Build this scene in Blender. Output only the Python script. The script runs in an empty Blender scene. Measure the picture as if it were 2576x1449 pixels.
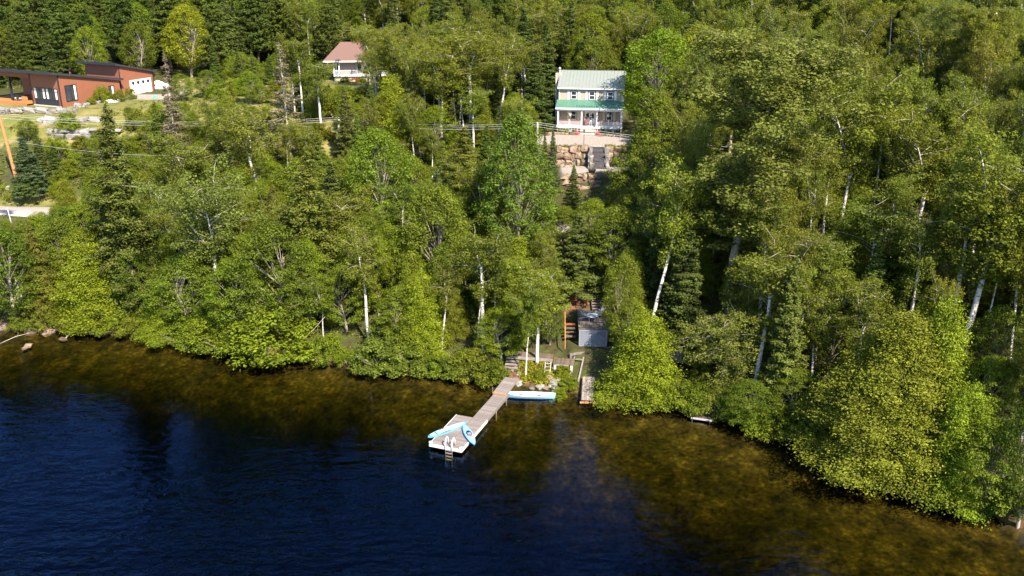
import bpy, bmesh, math, random
import numpy as np
from mathutils import Vector, Matrix

# ------------------------------------------------------------------ camera, sky, sun, exposure
SC = bpy.context.scene
COL = SC.collection
R = math.radians
CAM_H, PITCH, FPX, CXP, CYP = 40.6, R(20.0), 2333.3, 1288.0, 724.5
cam = bpy.data.cameras.new("camera"); camo = bpy.data.objects.new("camera", cam); COL.objects.link(camo)
camo.location = (0, 0, CAM_H); camo.rotation_euler = (R(90) - PITCH, 0, 0)
cam.sensor_width = 36.0; cam.lens = 36.0 * FPX / 2576.0; cam.clip_start = 0.5; cam.clip_end = 3000
SC.camera = camo
SUN_AZ, SUN_EL = R(150.0), R(46.0)          # compass azimuth from +Y towards +X
world = bpy.data.worlds.new("World"); SC.world = world; world.use_nodes = True
wn = world.node_tree.nodes; wl = world.node_tree.links
for n in list(wn): wn.remove(n)
sky = wn.new("ShaderNodeTexSky"); sky.sky_type = 'NISHITA'; sky.sun_disc = False
sky.sun_elevation = SUN_EL; sky.sun_rotation = SUN_AZ; sky.air_density = 1.0; sky.dust_density = 0.4; sky.ozone_density = 4.0
bg = wn.new("ShaderNodeBackground"); bg.inputs['Strength'].default_value = 0.13
wo = wn.new("ShaderNodeOutputWorld"); wl.new(sky.outputs[0], bg.inputs[0]); wl.new(bg.outputs[0], wo.inputs[0])
sl = bpy.data.lights.new("sun", 'SUN'); sl.energy = 5.0; sl.angle = R(0.5); sl.color = (1.0, 0.91, 0.75)
slo = bpy.data.objects.new("sun", sl); COL.objects.link(slo)
sdir = Vector((math.sin(SUN_AZ) * math.cos(SUN_EL), math.cos(SUN_AZ) * math.cos(SUN_EL), math.sin(SUN_EL)))
slo.rotation_euler = sdir.to_track_quat('Z', 'Y').to_euler(); slo.location = (60, -60, 120)
SC.view_settings.view_transform = 'Standard'; SC.view_settings.look = 'None'
SC.view_settings.gamma = 1.0; SC.view_settings.use_curve_mapping = False
SC.view_settings.exposure = 1.36
SC.render.engine = 'CYCLES'
cy = SC.cycles
cy.max_bounces = 6; cy.diffuse_bounces = 3; cy.glossy_bounces = 3; cy.transmission_bounces = 4
cy.transparent_max_bounces = 8; cy.volume_bounces = 0
cy.caustics_reflective = False; cy.caustics_refractive = False
rng = np.random.default_rng(7)
random.seed(7)

# ------------------------------------------------------------------ object helpers
def tag(o, label=None, cat=None, group=None, kind=None):
    if label: o["label"] = label
    if cat: o["category"] = cat
    if group: o["group"] = group
    if kind: o["kind"] = kind
    return o

def empty(name, loc=(0, 0, 0), rz=0.0, parent=None):
    o = bpy.data.objects.new(name, None); COL.objects.link(o)
    o.empty_display_size = 0.3; o.location = loc; o.rotation_euler = (0, 0, rz)
    if parent: o.parent = parent
    return o

def thing(name, label, cat, loc=(0, 0, 0), rz=0.0, group=None):
    return tag(empty(name, loc, rz), label, cat, group)

def link(name, me, parent=None, loc=None, rot=None, scale=None):
    o = bpy.data.objects.new(name, me); COL.objects.link(o)
    if parent: o.parent = parent
    if loc is not None: o.location = loc
    if rot is not None: o.rotation_euler = rot
    if scale is not None: o.scale = scale
    return o

class MB:
    """collects shapes for one mesh"""
    def __init__(s): s.v = []; s.f = []; s.m = []; s.mi = 0
    def add(s, vs, fs):
        b = len(s.v); s.v += [tuple(p) for p in vs]
        for f in fs: s.f.append([i + b for i in f]); s.m.append(s.mi)
        return s
    def box(s, x0, x1, y0, y1, z0, z1):
        v = [(x0,y0,z0),(x1,y0,z0),(x1,y1,z0),(x0,y1,z0),(x0,y0,z1),(x1,y0,z1),(x1,y1,z1),(x0,y1,z1)]
        return s.add(v, [(0,3,2,1),(4,5,6,7),(0,1,5,4),(1,2,6,5),(2,3,7,6),(3,0,4,7)])
    def beam(s, a, b, w, h, up=(0, 0, 1)):
        a = Vector(a); b = Vector(b); d = (b - a).normalized(); u = Vector(up)
        r = d.cross(u)
        if r.length < 1e-4: r = d.cross(Vector((1, 0, 0)))
        r.normalize(); u = r.cross(d).normalized()
        v = [p + r * (sx * w / 2) + u * (sz * h / 2) for p in (a, b) for sx, sz in ((-1,-1),(1,-1),(1,1),(-1,1))]
        return s.add(v, [(0,1,2,3),(7,6,5,4),(0,4,5,1),(1,5,6,2),(2,6,7,3),(3,7,4,0)])
    def tube(s, pts, rad, n=6, cap=True):
        P = [Vector(p) for p in pts]; vs = []; N = len(P)
        if not hasattr(rad, '__len__'): rad = [rad] * N
        for i, p in enumerate(P):
            d = (P[min(i + 1, N - 1)] - P[max(i - 1, 0)]).normalized()
            a = d.cross(Vector((0, 0, 1)))
            if a.length < 0.05: a = d.cross(Vector((1, 0, 0)))
            a.normalize(); b = d.cross(a)
            for k in range(n):
                t = 2 * math.pi * k / n
                vs.append(p + (a * math.cos(t) + b * math.sin(t)) * rad[i])
        fs = [(i*n+k, i*n+(k+1)%n, (i+1)*n+(k+1)%n, (i+1)*n+k) for i in range(N-1) for k in range(n)]
        if cap: fs += [tuple(range(n))[::-1], tuple((N-1)*n+k for k in range(n))]
        return s.add(vs, fs)
    def lathe(s, prof, c=(0, 0, 0), n=12, sx=1.0, sy=1.0):
        vs = [(c[0] + r*sx*math.cos(2*math.pi*k/n), c[1] + r*sy*math.sin(2*math.pi*k/n), c[2] + z) for r, z in prof for k in range(n)]
        M = len(prof)
        fs = [(i*n+k, i*n+(k+1)%n, (i+1)*n+(k+1)%n, (i+1)*n+k) for i in range(M-1) for k in range(n)]
        fs += [tuple(range(n))[::-1], tuple((M-1)*n+k for k in range(n))]
        return s.add(vs, fs)
    def prism(s, poly, axis_from, axis_to):
        """poly: list of 3d points on the near cap; axis vector extrudes it"""
        d = Vector(axis_to) - Vector(axis_from); n = len(poly)
        vs = [Vector(p) for p in poly] + [Vector(p) + d for p in poly]
        fs = [tuple(range(n)), tuple(range(2*n-1, n-1, -1))] + [(i, i+n, (i+1)%n+n, (i+1)%n) for i in range(n)]
        return s.add(vs, fs)
    def mesh(s, name, mats, smooth=False):
        me = bpy.data.meshes.new(name); me.from_pydata(s.v, [], s.f)
        if not isinstance(mats, (list, tuple)): mats = [mats]
        for m in mats: me.materials.append(m)
        me.polygons.foreach_set('material_index', s.m)
        if smooth: me.polygons.foreach_set('use_smooth', [True] * len(s.f))
        bm = bmesh.new(); bm.from_mesh(me); bmesh.ops.recalc_face_normals(bm, faces=bm.faces); bm.to_mesh(me); bm.free()
        me.update(); return me
    def build(s, name, mats, parent=None, smooth=False, loc=None, rot=None):
        return link(name, s.mesh(name, mats, smooth), parent, loc, rot)

def np_mesh(name, V, F, mats, smooth=False, attr=None):
    """V (n,3), F (m,k) uniform polygons"""
    me = bpy.data.meshes.new(name); V = np.asarray(V, np.float32); F = np.asarray(F, np.int32); m, k = F.shape
    me.vertices.add(len(V)); me.vertices.foreach_set('co', V.ravel())
    me.loops.add(m * k); me.loops.foreach_set('vertex_index', F.ravel())
    me.polygons.add(m); me.polygons.foreach_set('loop_start', np.arange(0, m * k, k, dtype=np.int32))
    if smooth: me.polygons.foreach_set('use_smooth', np.ones(m, bool))
    for x in (mats if isinstance(mats, (list, tuple)) else [mats]): me.materials.append(x)
    if attr is not None:
        for an, av in attr.items():
            at_ = me.attributes.new(an, 'FLOAT', 'FACE'); at_.data.foreach_set('value', np.asarray(av, np.float32))
    me.update(calc_edges=True); return me

# ------------------------------------------------------------------ materials
def nodes(name):
    m = bpy.data.materials.new(name); m.use_nodes = True; nt = m.node_tree
    for n in list(nt.nodes): nt.nodes.remove(n)
    out = nt.nodes.new('ShaderNodeOutputMaterial'); return m, nt, out

def mat(name, c, rough=0.7, var=0.15, scale=3.0, metal=0.0, bump=0.0, stretch=None, c2=None, spec=0.5, isl=0.0):
    m, nt, out = nodes(name); N = nt.nodes.new; L = nt.links.new
    p = N('ShaderNodeBsdfPrincipled'); L(p.outputs[0], out.inputs[0])
    p.inputs['Roughness'].default_value = rough; p.inputs['Metallic'].default_value = metal
    p.inputs['Specular IOR Level'].default_value = spec
    tc = N('ShaderNodeTexCoord'); mp = N('ShaderNodeMapping'); L(tc.outputs['Object'], mp.inputs[0])
    if stretch: mp.inputs['Scale'].default_value = stretch
    nz = N('ShaderNodeTexNoise'); nz.inputs['Scale'].default_value = scale; nz.inputs['Detail'].default_value = 6; nz.inputs['Roughness'].default_value = 0.65
    L(mp.outputs[0], nz.inputs['Vector'])
    cr = N('ShaderNodeValToRGB'); L(nz.outputs['Fac'], cr.inputs[0])
    cr.color_ramp.elements[0].position = 0.3; cr.color_ramp.elements[1].position = 0.7
    d = c2 if c2 else tuple(x * (1 - var) for x in c); b = c if c2 else tuple(min(1, x * (1 + var)) for x in c)
    cr.color_ramp.elements[0].color = (*d, 1); cr.color_ramp.elements[1].color = (*b, 1)
    last = cr.outputs[0]
    if isl > 0:
        oi = N('ShaderNodeObjectInfo'); hs = N('ShaderNodeHueSaturation'); mr = N('ShaderNodeMapRange')
        mr.inputs[3].default_value = 1 - isl; mr.inputs[4].default_value = 1 + isl
        L(oi.outputs['Random'], mr.inputs[0]); L(mr.outputs[0], hs.inputs['Value']); L(last, hs.inputs['Color']); last = hs.outputs[0]
    L(last, p.inputs['Base Color'])
    if bump:
        bp = N('ShaderNodeBump'); bp.inputs['Strength'].default_value = bump; bp.inputs['Distance'].default_value = 0.05
        L(nz.outputs['Fac'], bp.inputs['Height']); L(bp.outputs[0], p.inputs['Normal'])
    return m

def leaf_mat(name, c, var=0.3, trans=0.38, rough=0.5, hue=0.012):
    """leaf colour = species colour x tree tint (object colour) with clump tone and a small change from leaf to leaf"""
    m, nt, out = nodes(name); N = nt.nodes.new; L = nt.links.new
    oi = N('ShaderNodeObjectInfo'); geo = N('ShaderNodeNewGeometry'); at_ = N('ShaderNodeAttribute'); at_.attribute_name = 'tone'
    mul = N('ShaderNodeMix'); mul.data_type = 'RGBA'; mul.blend_type = 'MULTIPLY'; mul.inputs[0].default_value = 1
    mul.inputs[6].default_value = (*c, 1); L(oi.outputs['Color'], mul.inputs[7])
    mr = N('ShaderNodeMapRange'); mr.inputs[3].default_value = 1 - var; mr.inputs[4].default_value = 1 + var
    L(geo.outputs['Random Per Island'], mr.inputs[0])
    m2 = N('ShaderNodeMath'); m2.operation = 'MULTIPLY'; L(mr.outputs[0], m2.inputs[0]); L(at_.outputs['Fac'], m2.inputs[1])
    hr = N('ShaderNodeMapRange'); hr.inputs[3].default_value = 0.5 - hue; hr.inputs[4].default_value = 0.5 + hue
    L(oi.outputs['Random'], hr.inputs[0])
    hs = N('ShaderNodeHueSaturation'); L(mul.outputs[2], hs.inputs['Color']); L(m2.outputs[0], hs.inputs['Value']); L(hr.outputs[0], hs.inputs['Hue'])
    p = N('ShaderNodeBsdfPrincipled'); p.inputs['Roughness'].default_value = 0.62; p.inputs['Specular IOR Level'].default_value = 0.16
    L(hs.outputs[0], p.inputs['Base Color'])
    tr = N('ShaderNodeBsdfTranslucent'); h2 = N('ShaderNodeHueSaturation'); h2.inputs['Value'].default_value = 1.3; h2.inputs['Hue'].default_value = 0.485
    L(hs.outputs[0], h2.inputs['Color']); L(h2.outputs[0], tr.inputs[0])
    mx = N('ShaderNodeMixShader'); mx.inputs[0].default_value = trans; L(p.outputs[0], mx.inputs[1]); L(tr.outputs[0], mx.inputs[2]); L(mx.outputs[0], out.inputs[0])
    return m

def birch_bark():
    m, nt, out = nodes('birch_bark'); N = nt.nodes.new; L = nt.links.new
    p = N('ShaderNodeBsdfPrincipled'); p.inputs['Roughness'].default_value = 0.7; L(p.outputs[0], out.inputs[0])
    tc = N('ShaderNodeTexCoord'); mp = N('ShaderNodeMapping'); mp.inputs['Scale'].default_value = (2.0, 2.0, 9.0); L(tc.outputs['Object'], mp.inputs[0])
    nz = N('ShaderNodeTexNoise'); nz.inputs['Scale'].default_value = 1.2; nz.inputs['Detail'].default_value = 5; L(mp.outputs[0], nz.inputs['Vector'])
    cr = N('ShaderNodeValToRGB'); L(nz.outputs['Fac'], cr.inputs[0])
    e = cr.color_ramp.elements; e[0].position = 0.36; e[0].color = (0.09, 0.075, 0.06, 1); e[1].position = 0.46; e[1].color = (0.62, 0.57, 0.50, 1)
    x = e.new(0.75); x.color = (0.72, 0.68, 0.62, 1)
    L(cr.outputs[0], p.inputs['Base Color']); return m

M = {}
M['birch_bark'] = birch_bark()
M['birch_twig'] = mat('birch_twig', (0.36, 0.31, 0.26), 0.9, 0.3, 5)
M['grey_bark'] = mat('grey_bark', (0.30, 0.25, 0.20), 0.9, 0.4, 5, bump=0.6, stretch=(3, 3, 1))
M['brown_bark'] = mat('brown_bark', (0.17, 0.105, 0.065), 0.9, 0.4, 5, bump=0.6, stretch=(3, 3, 1))
M['dead_wood'] = mat('dead_wood', (0.42, 0.36, 0.29), 0.9, 0.3, 5)
M['birch_leaf'] = leaf_mat('birch_leaf', (0.140, 0.162, 0.018), rough=0.42)
M['maple_leaf'] = leaf_mat('maple_leaf', (0.124, 0.157, 0.013), rough=0.5)
M['cedar_leaf'] = leaf_mat('cedar_leaf', (0.142, 0.168, 0.013), trans=0.22, rough=0.6)
M['spruce_needle'] = leaf_mat('spruce_needle', (0.086, 0.110, 0.022), trans=0.15, rough=0.6)
M['pine_needle'] = leaf_mat('pine_needle', (0.098, 0.132, 0.022), trans=0.2, rough=0.55)
M['hemlock_needle'] = leaf_mat('hemlock_needle', (0.110, 0.124, 0.020), trans=0.2, rough=0.6)
M['dry_needle'] = leaf_mat('dry_needle', (0.155, 0.128, 0.068), trans=0.15, rough=0.7)
M['shrub_leaf'] = leaf_mat('shrub_leaf', (0.136, 0.163, 0.013), rough=0.5)

# ------------------------------------------------------------------ lie of the land
SX = np.array([-140,-90,-58.4,-52.3,-46,-38.7,-34.8,-29,-25,-19.4,-15.2,-10.2,-4.9,-1.4,0.3,2.4,5.4,7.6,10.2,13.3,17,20.7,24.5,28.1,31.5,34.6,36.2,38,42,50,70,140.])
SY = np.array([104,99,97.8,97.4,96.4,95.1,92.8,90.5,89.6,88.3,87,86.2,84.6,83.6,83.5,82.8,82.4,80.6,79.7,78.8,77.6,75.6,72.2,69.5,66.8,64.2,61.8,58.6,52,42,20,-20.])
DX = np.array([-140,-52.6,-41.3,-26.8,-16,-7.6,-1.2,5.9,12.5,18,21.6,40,80.])
DY = np.array([92,86.6,85,82.6,79,75.6,69.4,66.7,63.6,58,53.4,35,0.])
PL = np.array([(0,0),(1,.5),(8,3.2),(16,8.4),(21,9),(28,11.5),(36,14),(42,16),(48,17.4),(62,17.8),(95,19.5),(150,31),(200,50),(420,150)])
PC = np.array([(0,0),(1,.35),(3,1.1),(5,1.6),(7.5,2.3),(10,3),(13.5,4),(21,8),(30,8.5),(34,9.3),(37,10.6),(41,12.2),(47,14.8),(53,15.5),(70,16.2),(100,20),(140,31),(200,55),(420,155)])
PR = np.array([(0,0),(1,.5),(5,2.2),(12,4.5),(22,7.6),(30,8.8),(42,11.5),(58,15),(75,17),(100,21),(140,32),(200,55),(420,155)])
def smooth(t): t = np.clip(t, 0, 1); return t * t * (3 - 2 * t)
PADS = [  # x0,x1,y0,y1,z,blend
    (3.0, 18.5, 125.6, 134.2, 15.5, 0.5), (4.0, 19.0, 134.0, 148, 15.6, 2.0), (6.5, 16.5, 119.8, 125.0, 12.9, 0.45),
    (-110, -58, 145.0, 172, 17.25, 0.5), (-110, -58, 140.8, 144.4, 16.8, 0.5), (-110, -58, 136.4, 140.2, 15.9, 0.5), (-38, -17, 163, 182, 18.6, 5.0), (6.2, 10.4, 87.0, 93.0, 2.25, 0.8)]
def road_y(x): return np.interp(x, [-140,-62,-40,-20,0,20,40,60,140], [124,116.5,114.5,113,111.8,107,97,84,40])
def shore(x): return np.interp(x, SX, SY)
def ground(x, y):
    x = np.asarray(x, float); y = np.asarray(y, float)
    s = y - shore(x)
    wL = smooth((-4 - x) / 46.0); wR = smooth((x - 12) / 30.0); wC = 1 - wL - wR
    z = wL*np.interp(s, PL[:,0], PL[:,1]) + wC*np.interp(s, PC[:,0], PC[:,1]) + wR*np.interp(s, PR[:,0], PR[:,1])
    z = z + smooth(s / 10) * (0.25*np.sin(x*0.31 + 1.3)*np.sin(y*0.27) + 0.12*np.sin(x*0.9 + y*0.5) + 0.8*smooth((s-60)/40)*np.sin(x*0.06+2)*np.sin(y*0.05))
    ry = road_y(x); rz = wL*np.interp(ry - shore(x), PL[:,0], PL[:,1]) + wC*np.interp(ry - shore(x), PC[:,0], PC[:,1]) + wR*np.interp(ry - shore(x), PR[:,0], PR[:,1])
    w = 1 - smooth((np.abs(y - ry) - 2.6) / 2.0); z = z*(1-w) + rz*w
    for x0, x1, y0, y1, pz, b in PADS:
        d = np.maximum(np.maximum(x0 - x, x - x1), np.maximum(y0 - y, y - y1))
        w = 1 - smooth(d / b); z = z*(1-w) + pz*w
    # lake bed
    ext = np.maximum(shore(x) - np.interp(x, DX, DY), 4.0); t = np.clip(-s / ext, 0, None)
    bed = -(0.18 + 1.55*np.minimum(t, 1) + 7.0*smooth((t - 0.8) / 1.1)) * smooth(-s / 1.5 + 0.15) + 0.10*np.sin(x*0.8+y*0.3)*np.sin(y*0.9-x*0.4)*smooth(-s/4)
    return np.where(s < 0, bed, z)
def gz(x, y): return float(ground(x, y))
def pix_ray(px, py):
    up = CYP - py
    return np.array([px - CXP, FPX*math.cos(PITCH) + up*math.sin(PITCH), -FPX*math.sin(PITCH) + up*math.cos(PITCH)])
def at_z(px, py, z):
    d = pix_ray(px, py); t = (z - CAM_H) / d[2]; return Vector((d[0]*t, d[1]*t, z))
def at_y(px, py, y):
    d = pix_ray(px, py); t = y / d[1]; return Vector((d[0]*t, y, CAM_H + d[2]*t))
def at_ground(px, py):
    d = pix_ray(px, py); ts = np.linspace(30, 320, 2400) / d[1]
    hit = np.nonzero(CAM_H + d[2]*ts < np.maximum(ground(d[0]*ts, d[1]*ts), 0))[0]
    t = ts[hit[0]] if len(hit) else ts[-1]
    return Vector((d[0]*t, d[1]*t, gz(d[0]*t, d[1]*t)))
def to_pix(x, y, z):
    dy, dz = y, z - CAM_H
    depth = dy*math.cos(PITCH) - dz*math.sin(PITCH); up = dy*math.sin(PITCH) + dz*math.cos(PITCH)
    return CXP + FPX*x/depth, CYP - FPX*up/depth, depth
# ------------------------------------------------------------------ ground, lake, road
def terrain_material():
    m, nt, out = nodes('forest_floor'); N = nt.nodes.new; L = nt.links.new
    p = N('ShaderNodeBsdfPrincipled'); p.inputs['Roughness'].default_value = 0.95; p.inputs['Specular IOR Level'].default_value = 0.15; L(p.outputs[0], out.inputs[0])
    tc = N('ShaderNodeTexCoord')
    def noise(scale, detail=6):
        n = N('ShaderNodeTexNoise'); n.inputs['Scale'].default_value = scale; n.inputs['Detail'].default_value = detail; L(tc.outputs['Object'], n.inputs['Vector']); return n
    def ramp(src, stops):
        r = N('ShaderNodeValToRGB'); L(src, r.inputs[0]); e = r.color_ramp.elements
        e[0].position, e[0].color = stops[0][0], (*stops[0][1], 1); e[1].position, e[1].color = stops[-1][0], (*stops[-1][1], 1)
        for q, c in stops[1:-1]: x = e.new(q); x.color = (*c, 1)
        return r
    def mix(fac, a, b):
        x = N('ShaderNodeMix'); x.data_type = 'RGBA'; L(fac, x.inputs[0]); L(a, x.inputs[6]); L(b, x.inputs[7]); return x.outputs[2]
    forest = ramp(noise(1.3, 8).outputs['Fac'], [(0.3, (0.035, 0.03, 0.014)), (0.45, (0.06, 0.05, 0.022)), (0.58, (0.05, 0.065, 0.016)), (0.75, (0.08, 0.10, 0.022))])
    lawn = ramp(noise(0.45, 9).outputs['Fac'], [(0.25, (0.085, 0.11, 0.025)), (0.5, (0.16, 0.15, 0.04)), (0.72, (0.28, 0.21, 0.10))])
    soil = ramp(noise(2.5, 8).outputs['Fac'], [(0.3, (0.07, 0.035, 0.02)), (0.55, (0.16, 0.08, 0.045)), (0.75, (0.24, 0.14, 0.09))])
    gravel = ramp(noise(4.0, 9).outputs['Fac'], [(0.3, (0.24, 0.20, 0.175)), (0.7, (0.37, 0.32, 0.285))])
    bedn = N('ShaderNodeMath'); bedn.operation = 'ADD'; hb = N('ShaderNodeMath'); hb.operation = 'MULTIPLY'; hb.inputs[1].default_value = 0.52; L(noise(0.8, 5).outputs['Fac'], hb.inputs[0])
    hb2 = N('ShaderNodeMath'); hb2.operation = 'MULTIPLY'; hb2.inputs[1].default_value = 0.48; L(noise(2.6, 8).outputs['Fac'], hb2.inputs[0]); L(hb.outputs[0], bedn.inputs[0]); L(hb2.outputs[0], bedn.inputs[1])
    bed = ramp(bedn.outputs[0], [(0.38, (0.012, 0.009, 0.002)), (0.47, (0.040, 0.028, 0.005)), (0.56, (0.072, 0.050, 0.008)), (0.67, (0.17, 0.122, 0.025))])
    weed = ramp(noise(0.16, 5).outputs['Fac'], [(0.38, (0.42, 0.46, 0.42)), (0.58, (1.0, 1.0, 1.0))]); wm = N('ShaderNodeMix'); wm.data_type = 'RGBA'; wm.blend_type = 'MULTIPLY'; wm.inputs[0].default_value = 1; L(bed.outputs[0], wm.inputs[6]); L(weed.outputs[0], wm.inputs[7])
    def attr(n):
        a = N('ShaderNodeAttribute'); a.attribute_name = n; return a.outputs['Fac']
    c = mix(attr('lawn'), forest.outputs[0], lawn.outputs[0]); c = mix(attr('soil'), c, soil.outputs[0])
    c = mix(attr('gravel'), c, gravel.outputs[0]); c = mix(attr('bed'), c, wm.outputs[2])
    L(c, p.inputs['Base Color'])
    bp = N('ShaderNodeBump'); bp.inputs['Strength'].default_value = 0.6; bp.inputs['Distance'].default_value = 0.15; L(noise(5, 6).outputs['Fac'], bp.inputs['Height']); L(bp.outputs[0], p.inputs['Normal'])
    return m
M['terrain'] = terrain_material()

def rects(x, y, rs, soft=0.8):
    w = np.zeros_like(x)
    for x0, x1, y0, y1 in rs:
        d = np.maximum(np.maximum(x0 - x, x - x1), np.maximum(y0 - y, y - y1)); w = np.maximum(w, 1 - smooth(d / soft + 0.5))
    return w
xs = np.unique(np.concatenate([np.linspace(-420, -95, 40), np.arange(-95, -4, 0.9), np.arange(-4, 22, 0.35), np.arange(22, 60, 0.7), np.linspace(60, 420, 50)]))
ysv = np.unique(np.concatenate([np.linspace(-150, 38, 20), np.arange(38, 78, 0.7), np.arange(78, 137, 0.35), np.arange(137, 185, 0.9), np.linspace(185, 620, 70)]))
GX, GY = np.meshgrid(xs, ysv); GZ = ground(GX, GY)
nx, ny = len(xs), len(ysv)
I = np.arange(nx * ny).reshape(ny, nx)
Fq = np.stack([I[:-1,:-1], I[:-1,1:], I[1:,1:], I[1:,:-1]], -1).reshape(-1, 4)
me = np_mesh('ground', np.stack([GX, GY, GZ], -1).reshape(-1, 3), Fq, M['terrain'], True)
S = GY - shore(GX); jx = 1.5*np.sin(GX*0.7+GY*0.4) + 0.8*np.sin(GX*1.7-GY*1.1)
fields = dict(
    bed=1 - smooth((S + 0.35) / 0.5),
    lawn=rects(GX + jx, GY + jx, [(-110, -57, 134, 160), (-60, -14, 128, 182), (18, 26, 134, 146), (-49, -40, 118, 130), (3, 19, 134, 136), (-75, -54, 118, 122)], 2.0),
    soil=np.maximum(rects(GX + jx*0.3, GY + jx*0.3, [(5.6, 8.3, 93.6, 98.5), (0, 5, 84, 87), (13, 18, 85, 91), (30, 38, 88, 96), (-84, -72, 144.6, 146.4)], 0.9),
                    0.75*(smooth((S + 0.1) / 0.3) * (1 - smooth((S - 0.5) / 1.0)))),
    gravel=np.maximum(rects(GX + jx*0.12, GY + jx*0.12, [(3.2, 18.3, 125.7, 133.9), (6.5, 16.5, 119.9, 124.9)], 0.4), rects(GX, GY, [(-66, -55, 156, 162)], 1.0)))
for k, a in fields.items():
    at_ = me.attributes.new(k, 'FLOAT', 'POINT'); at_.data.foreach_set('value', a.ravel().astype(np.float32))
tag(link('ground', me), kind='structure')

def water_material():
    m, nt, out = nodes('lake_water'); N = nt.nodes.new; L = nt.links.new
    tc = N('ShaderNodeTexCoord')
    def wave(scale, stretch, rot, detail, typ='noise'):
        mp = N('ShaderNodeMapping'); mp.inputs['Scale'].default_value = stretch; mp.inputs['Rotation'].default_value = (0, 0, rot); L(tc.outputs['Object'], mp.inputs[0])
        n = N('ShaderNodeTexNoise'); n.inputs['Scale'].default_value = scale; n.inputs['Detail'].default_value = detail; n.inputs['Distortion'].default_value = 0.4; L(mp.outputs[0], n.inputs['Vector']); return n.outputs['Fac']
    a = wave(1.05, (0.6, 1.35, 1), R(18), 3); b = wave(0.42, (0.7, 1.5, 1), R(-24), 3); g = wave(0.055, (1.0, 0.6, 1), R(30), 3)
    def math_(op, x, y):
        n = N('ShaderNodeMath'); n.operation = op
        for i, q in enumerate((x, y)):
            if isinstance(q, (int, float)): n.inputs[i].default_value = q
            else: L(q, n.inputs[i])
        return n.outputs[0]
    gust = N('ShaderNodeMapRange'); gust.inputs[1].default_value = 0.38; gust.inputs[2].default_value = 0.62; gust.inputs[3].default_value = 0.5; gust.inputs[4].default_value = 1.0; L(g, gust.inputs[0])
    h = math_('ADD', math_('MULTIPLY', a, 0.42), math_('MULTIPLY', b, 0.7)); ca = N('ShaderNodeAttribute'); ca.attribute_name = 'chop'; h = math_('MULTIPLY', math_('MULTIPLY', h, gust.outputs[0]), ca.outputs['Fac'])
    bp = N('ShaderNodeBump'); bp.inputs['Strength'].default_value = 1.0; bp.inputs['Distance'].default_value = 0.42; L(h, bp.inputs['Height'])
    fr = N('ShaderNodeFresnel'); fr.inputs[0].default_value = 1.333; L(bp.outputs[0], fr.inputs['Normal'])
    gl = N('ShaderNodeBsdfGlossy'); gl.inputs['Roughness'].default_value = 0.11; gl.inputs['Color'].default_value = (0.23, 0.40, 0.75, 1); L(bp.outputs[0], gl.inputs['Normal'])
    tr = N('ShaderNodeBsdfTransparent')
    mx = N('ShaderNodeMixShader'); L(fr.outputs[0], mx.inputs[0]); L(tr.outputs[0], mx.inputs[1]); L(gl.outputs[0], mx.inputs[2]); L(mx.outputs[0], out.inputs['Surface'])
    va = N('ShaderNodeVolumeAbsorption'); va.inputs['Color'].default_value = (0.66, 0.66, 0.24, 1); va.inputs['Density'].default_value = 0.95
    L(va.outputs[0], out.inputs['Volume'])
    return m
M['water'] = water_material()
wx = np.unique(np.concatenate([np.linspace(-430, -90, 10), np.arange(-90, 62, 2.0), np.linspace(62, 430, 10)])); wy = np.unique(np.concatenate([np.linspace(-160, 36, 12), np.arange(36, 108.1, 2.0)]))
WX, WY = np.meshgrid(wx, wy); nwx, nwy = len(wx), len(wy); nw = nwx*nwy; J = np.arange(nw).reshape(nwy, nwx)
top_f = np.stack([J[:-1, :-1], J[:-1, 1:], J[1:, 1:], J[1:, :-1]], -1).reshape(-1, 4); bot_f = top_f[:, ::-1] + nw
def skirt(e): return np.stack([e[:-1], e[:-1]+nw, e[1:]+nw, e[1:]], -1)
wf = np.concatenate([top_f, bot_f, skirt(J[0, :]), skirt(J[-1, ::-1]), skirt(J[::-1, 0]), skirt(J[:, -1])])
wv = np.concatenate([np.stack([WX, WY, np.zeros_like(WX)], -1).reshape(-1, 3), np.stack([WX, WY, np.full_like(WX, -14.0)], -1).reshape(-1, 3)])
me = np_mesh('lake_water', wv, wf, M['water'], False)
chop = 0.14 + 0.86*smooth((shore(WX) - WY - 9) / 22.0)        # the lee of the bank is calmer than the open lake
at_ = me.attributes.new('chop', 'FLOAT', 'POINT'); at_.data.foreach_set('value', np.concatenate([chop.ravel(), chop.ravel()]).astype(np.float32))
tag(link('lake_water', me), kind='structure')

M['road'] = mat('gravel_road', (0.34, 0.29, 0.26), 0.95, 0.2, 6, bump=0.4)
rx = np.arange(-130, 110, 1.5); rv = []; 
for x in rx:
    y = float(road_y(x)); wv = 2.2 + 0.25*math.sin(x*0.5)
    for q in (-wv-0.3, -wv, 0, wv, wv+0.3):
        z = gz(x, y + q) + (-0.12 if abs(q) > wv else 0.06 + (0.03 if q == 0 else 0)); rv.append((x, y + q, z))
rf = [(i*5+k, (i+1)*5+k, (i+1)*5+k+1, i*5+k+1) for i in range(len(rx)-1) for k in range(4)]
tag(link('gravel_road', np_mesh('gravel_road', rv, rf, M['road'], True)), kind='structure')
# ------------------------------------------------------------------ trees: shapes
def unit(v): return v / np.maximum(np.linalg.norm(v, axis=-1, keepdims=True), 1e-9)

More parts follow.
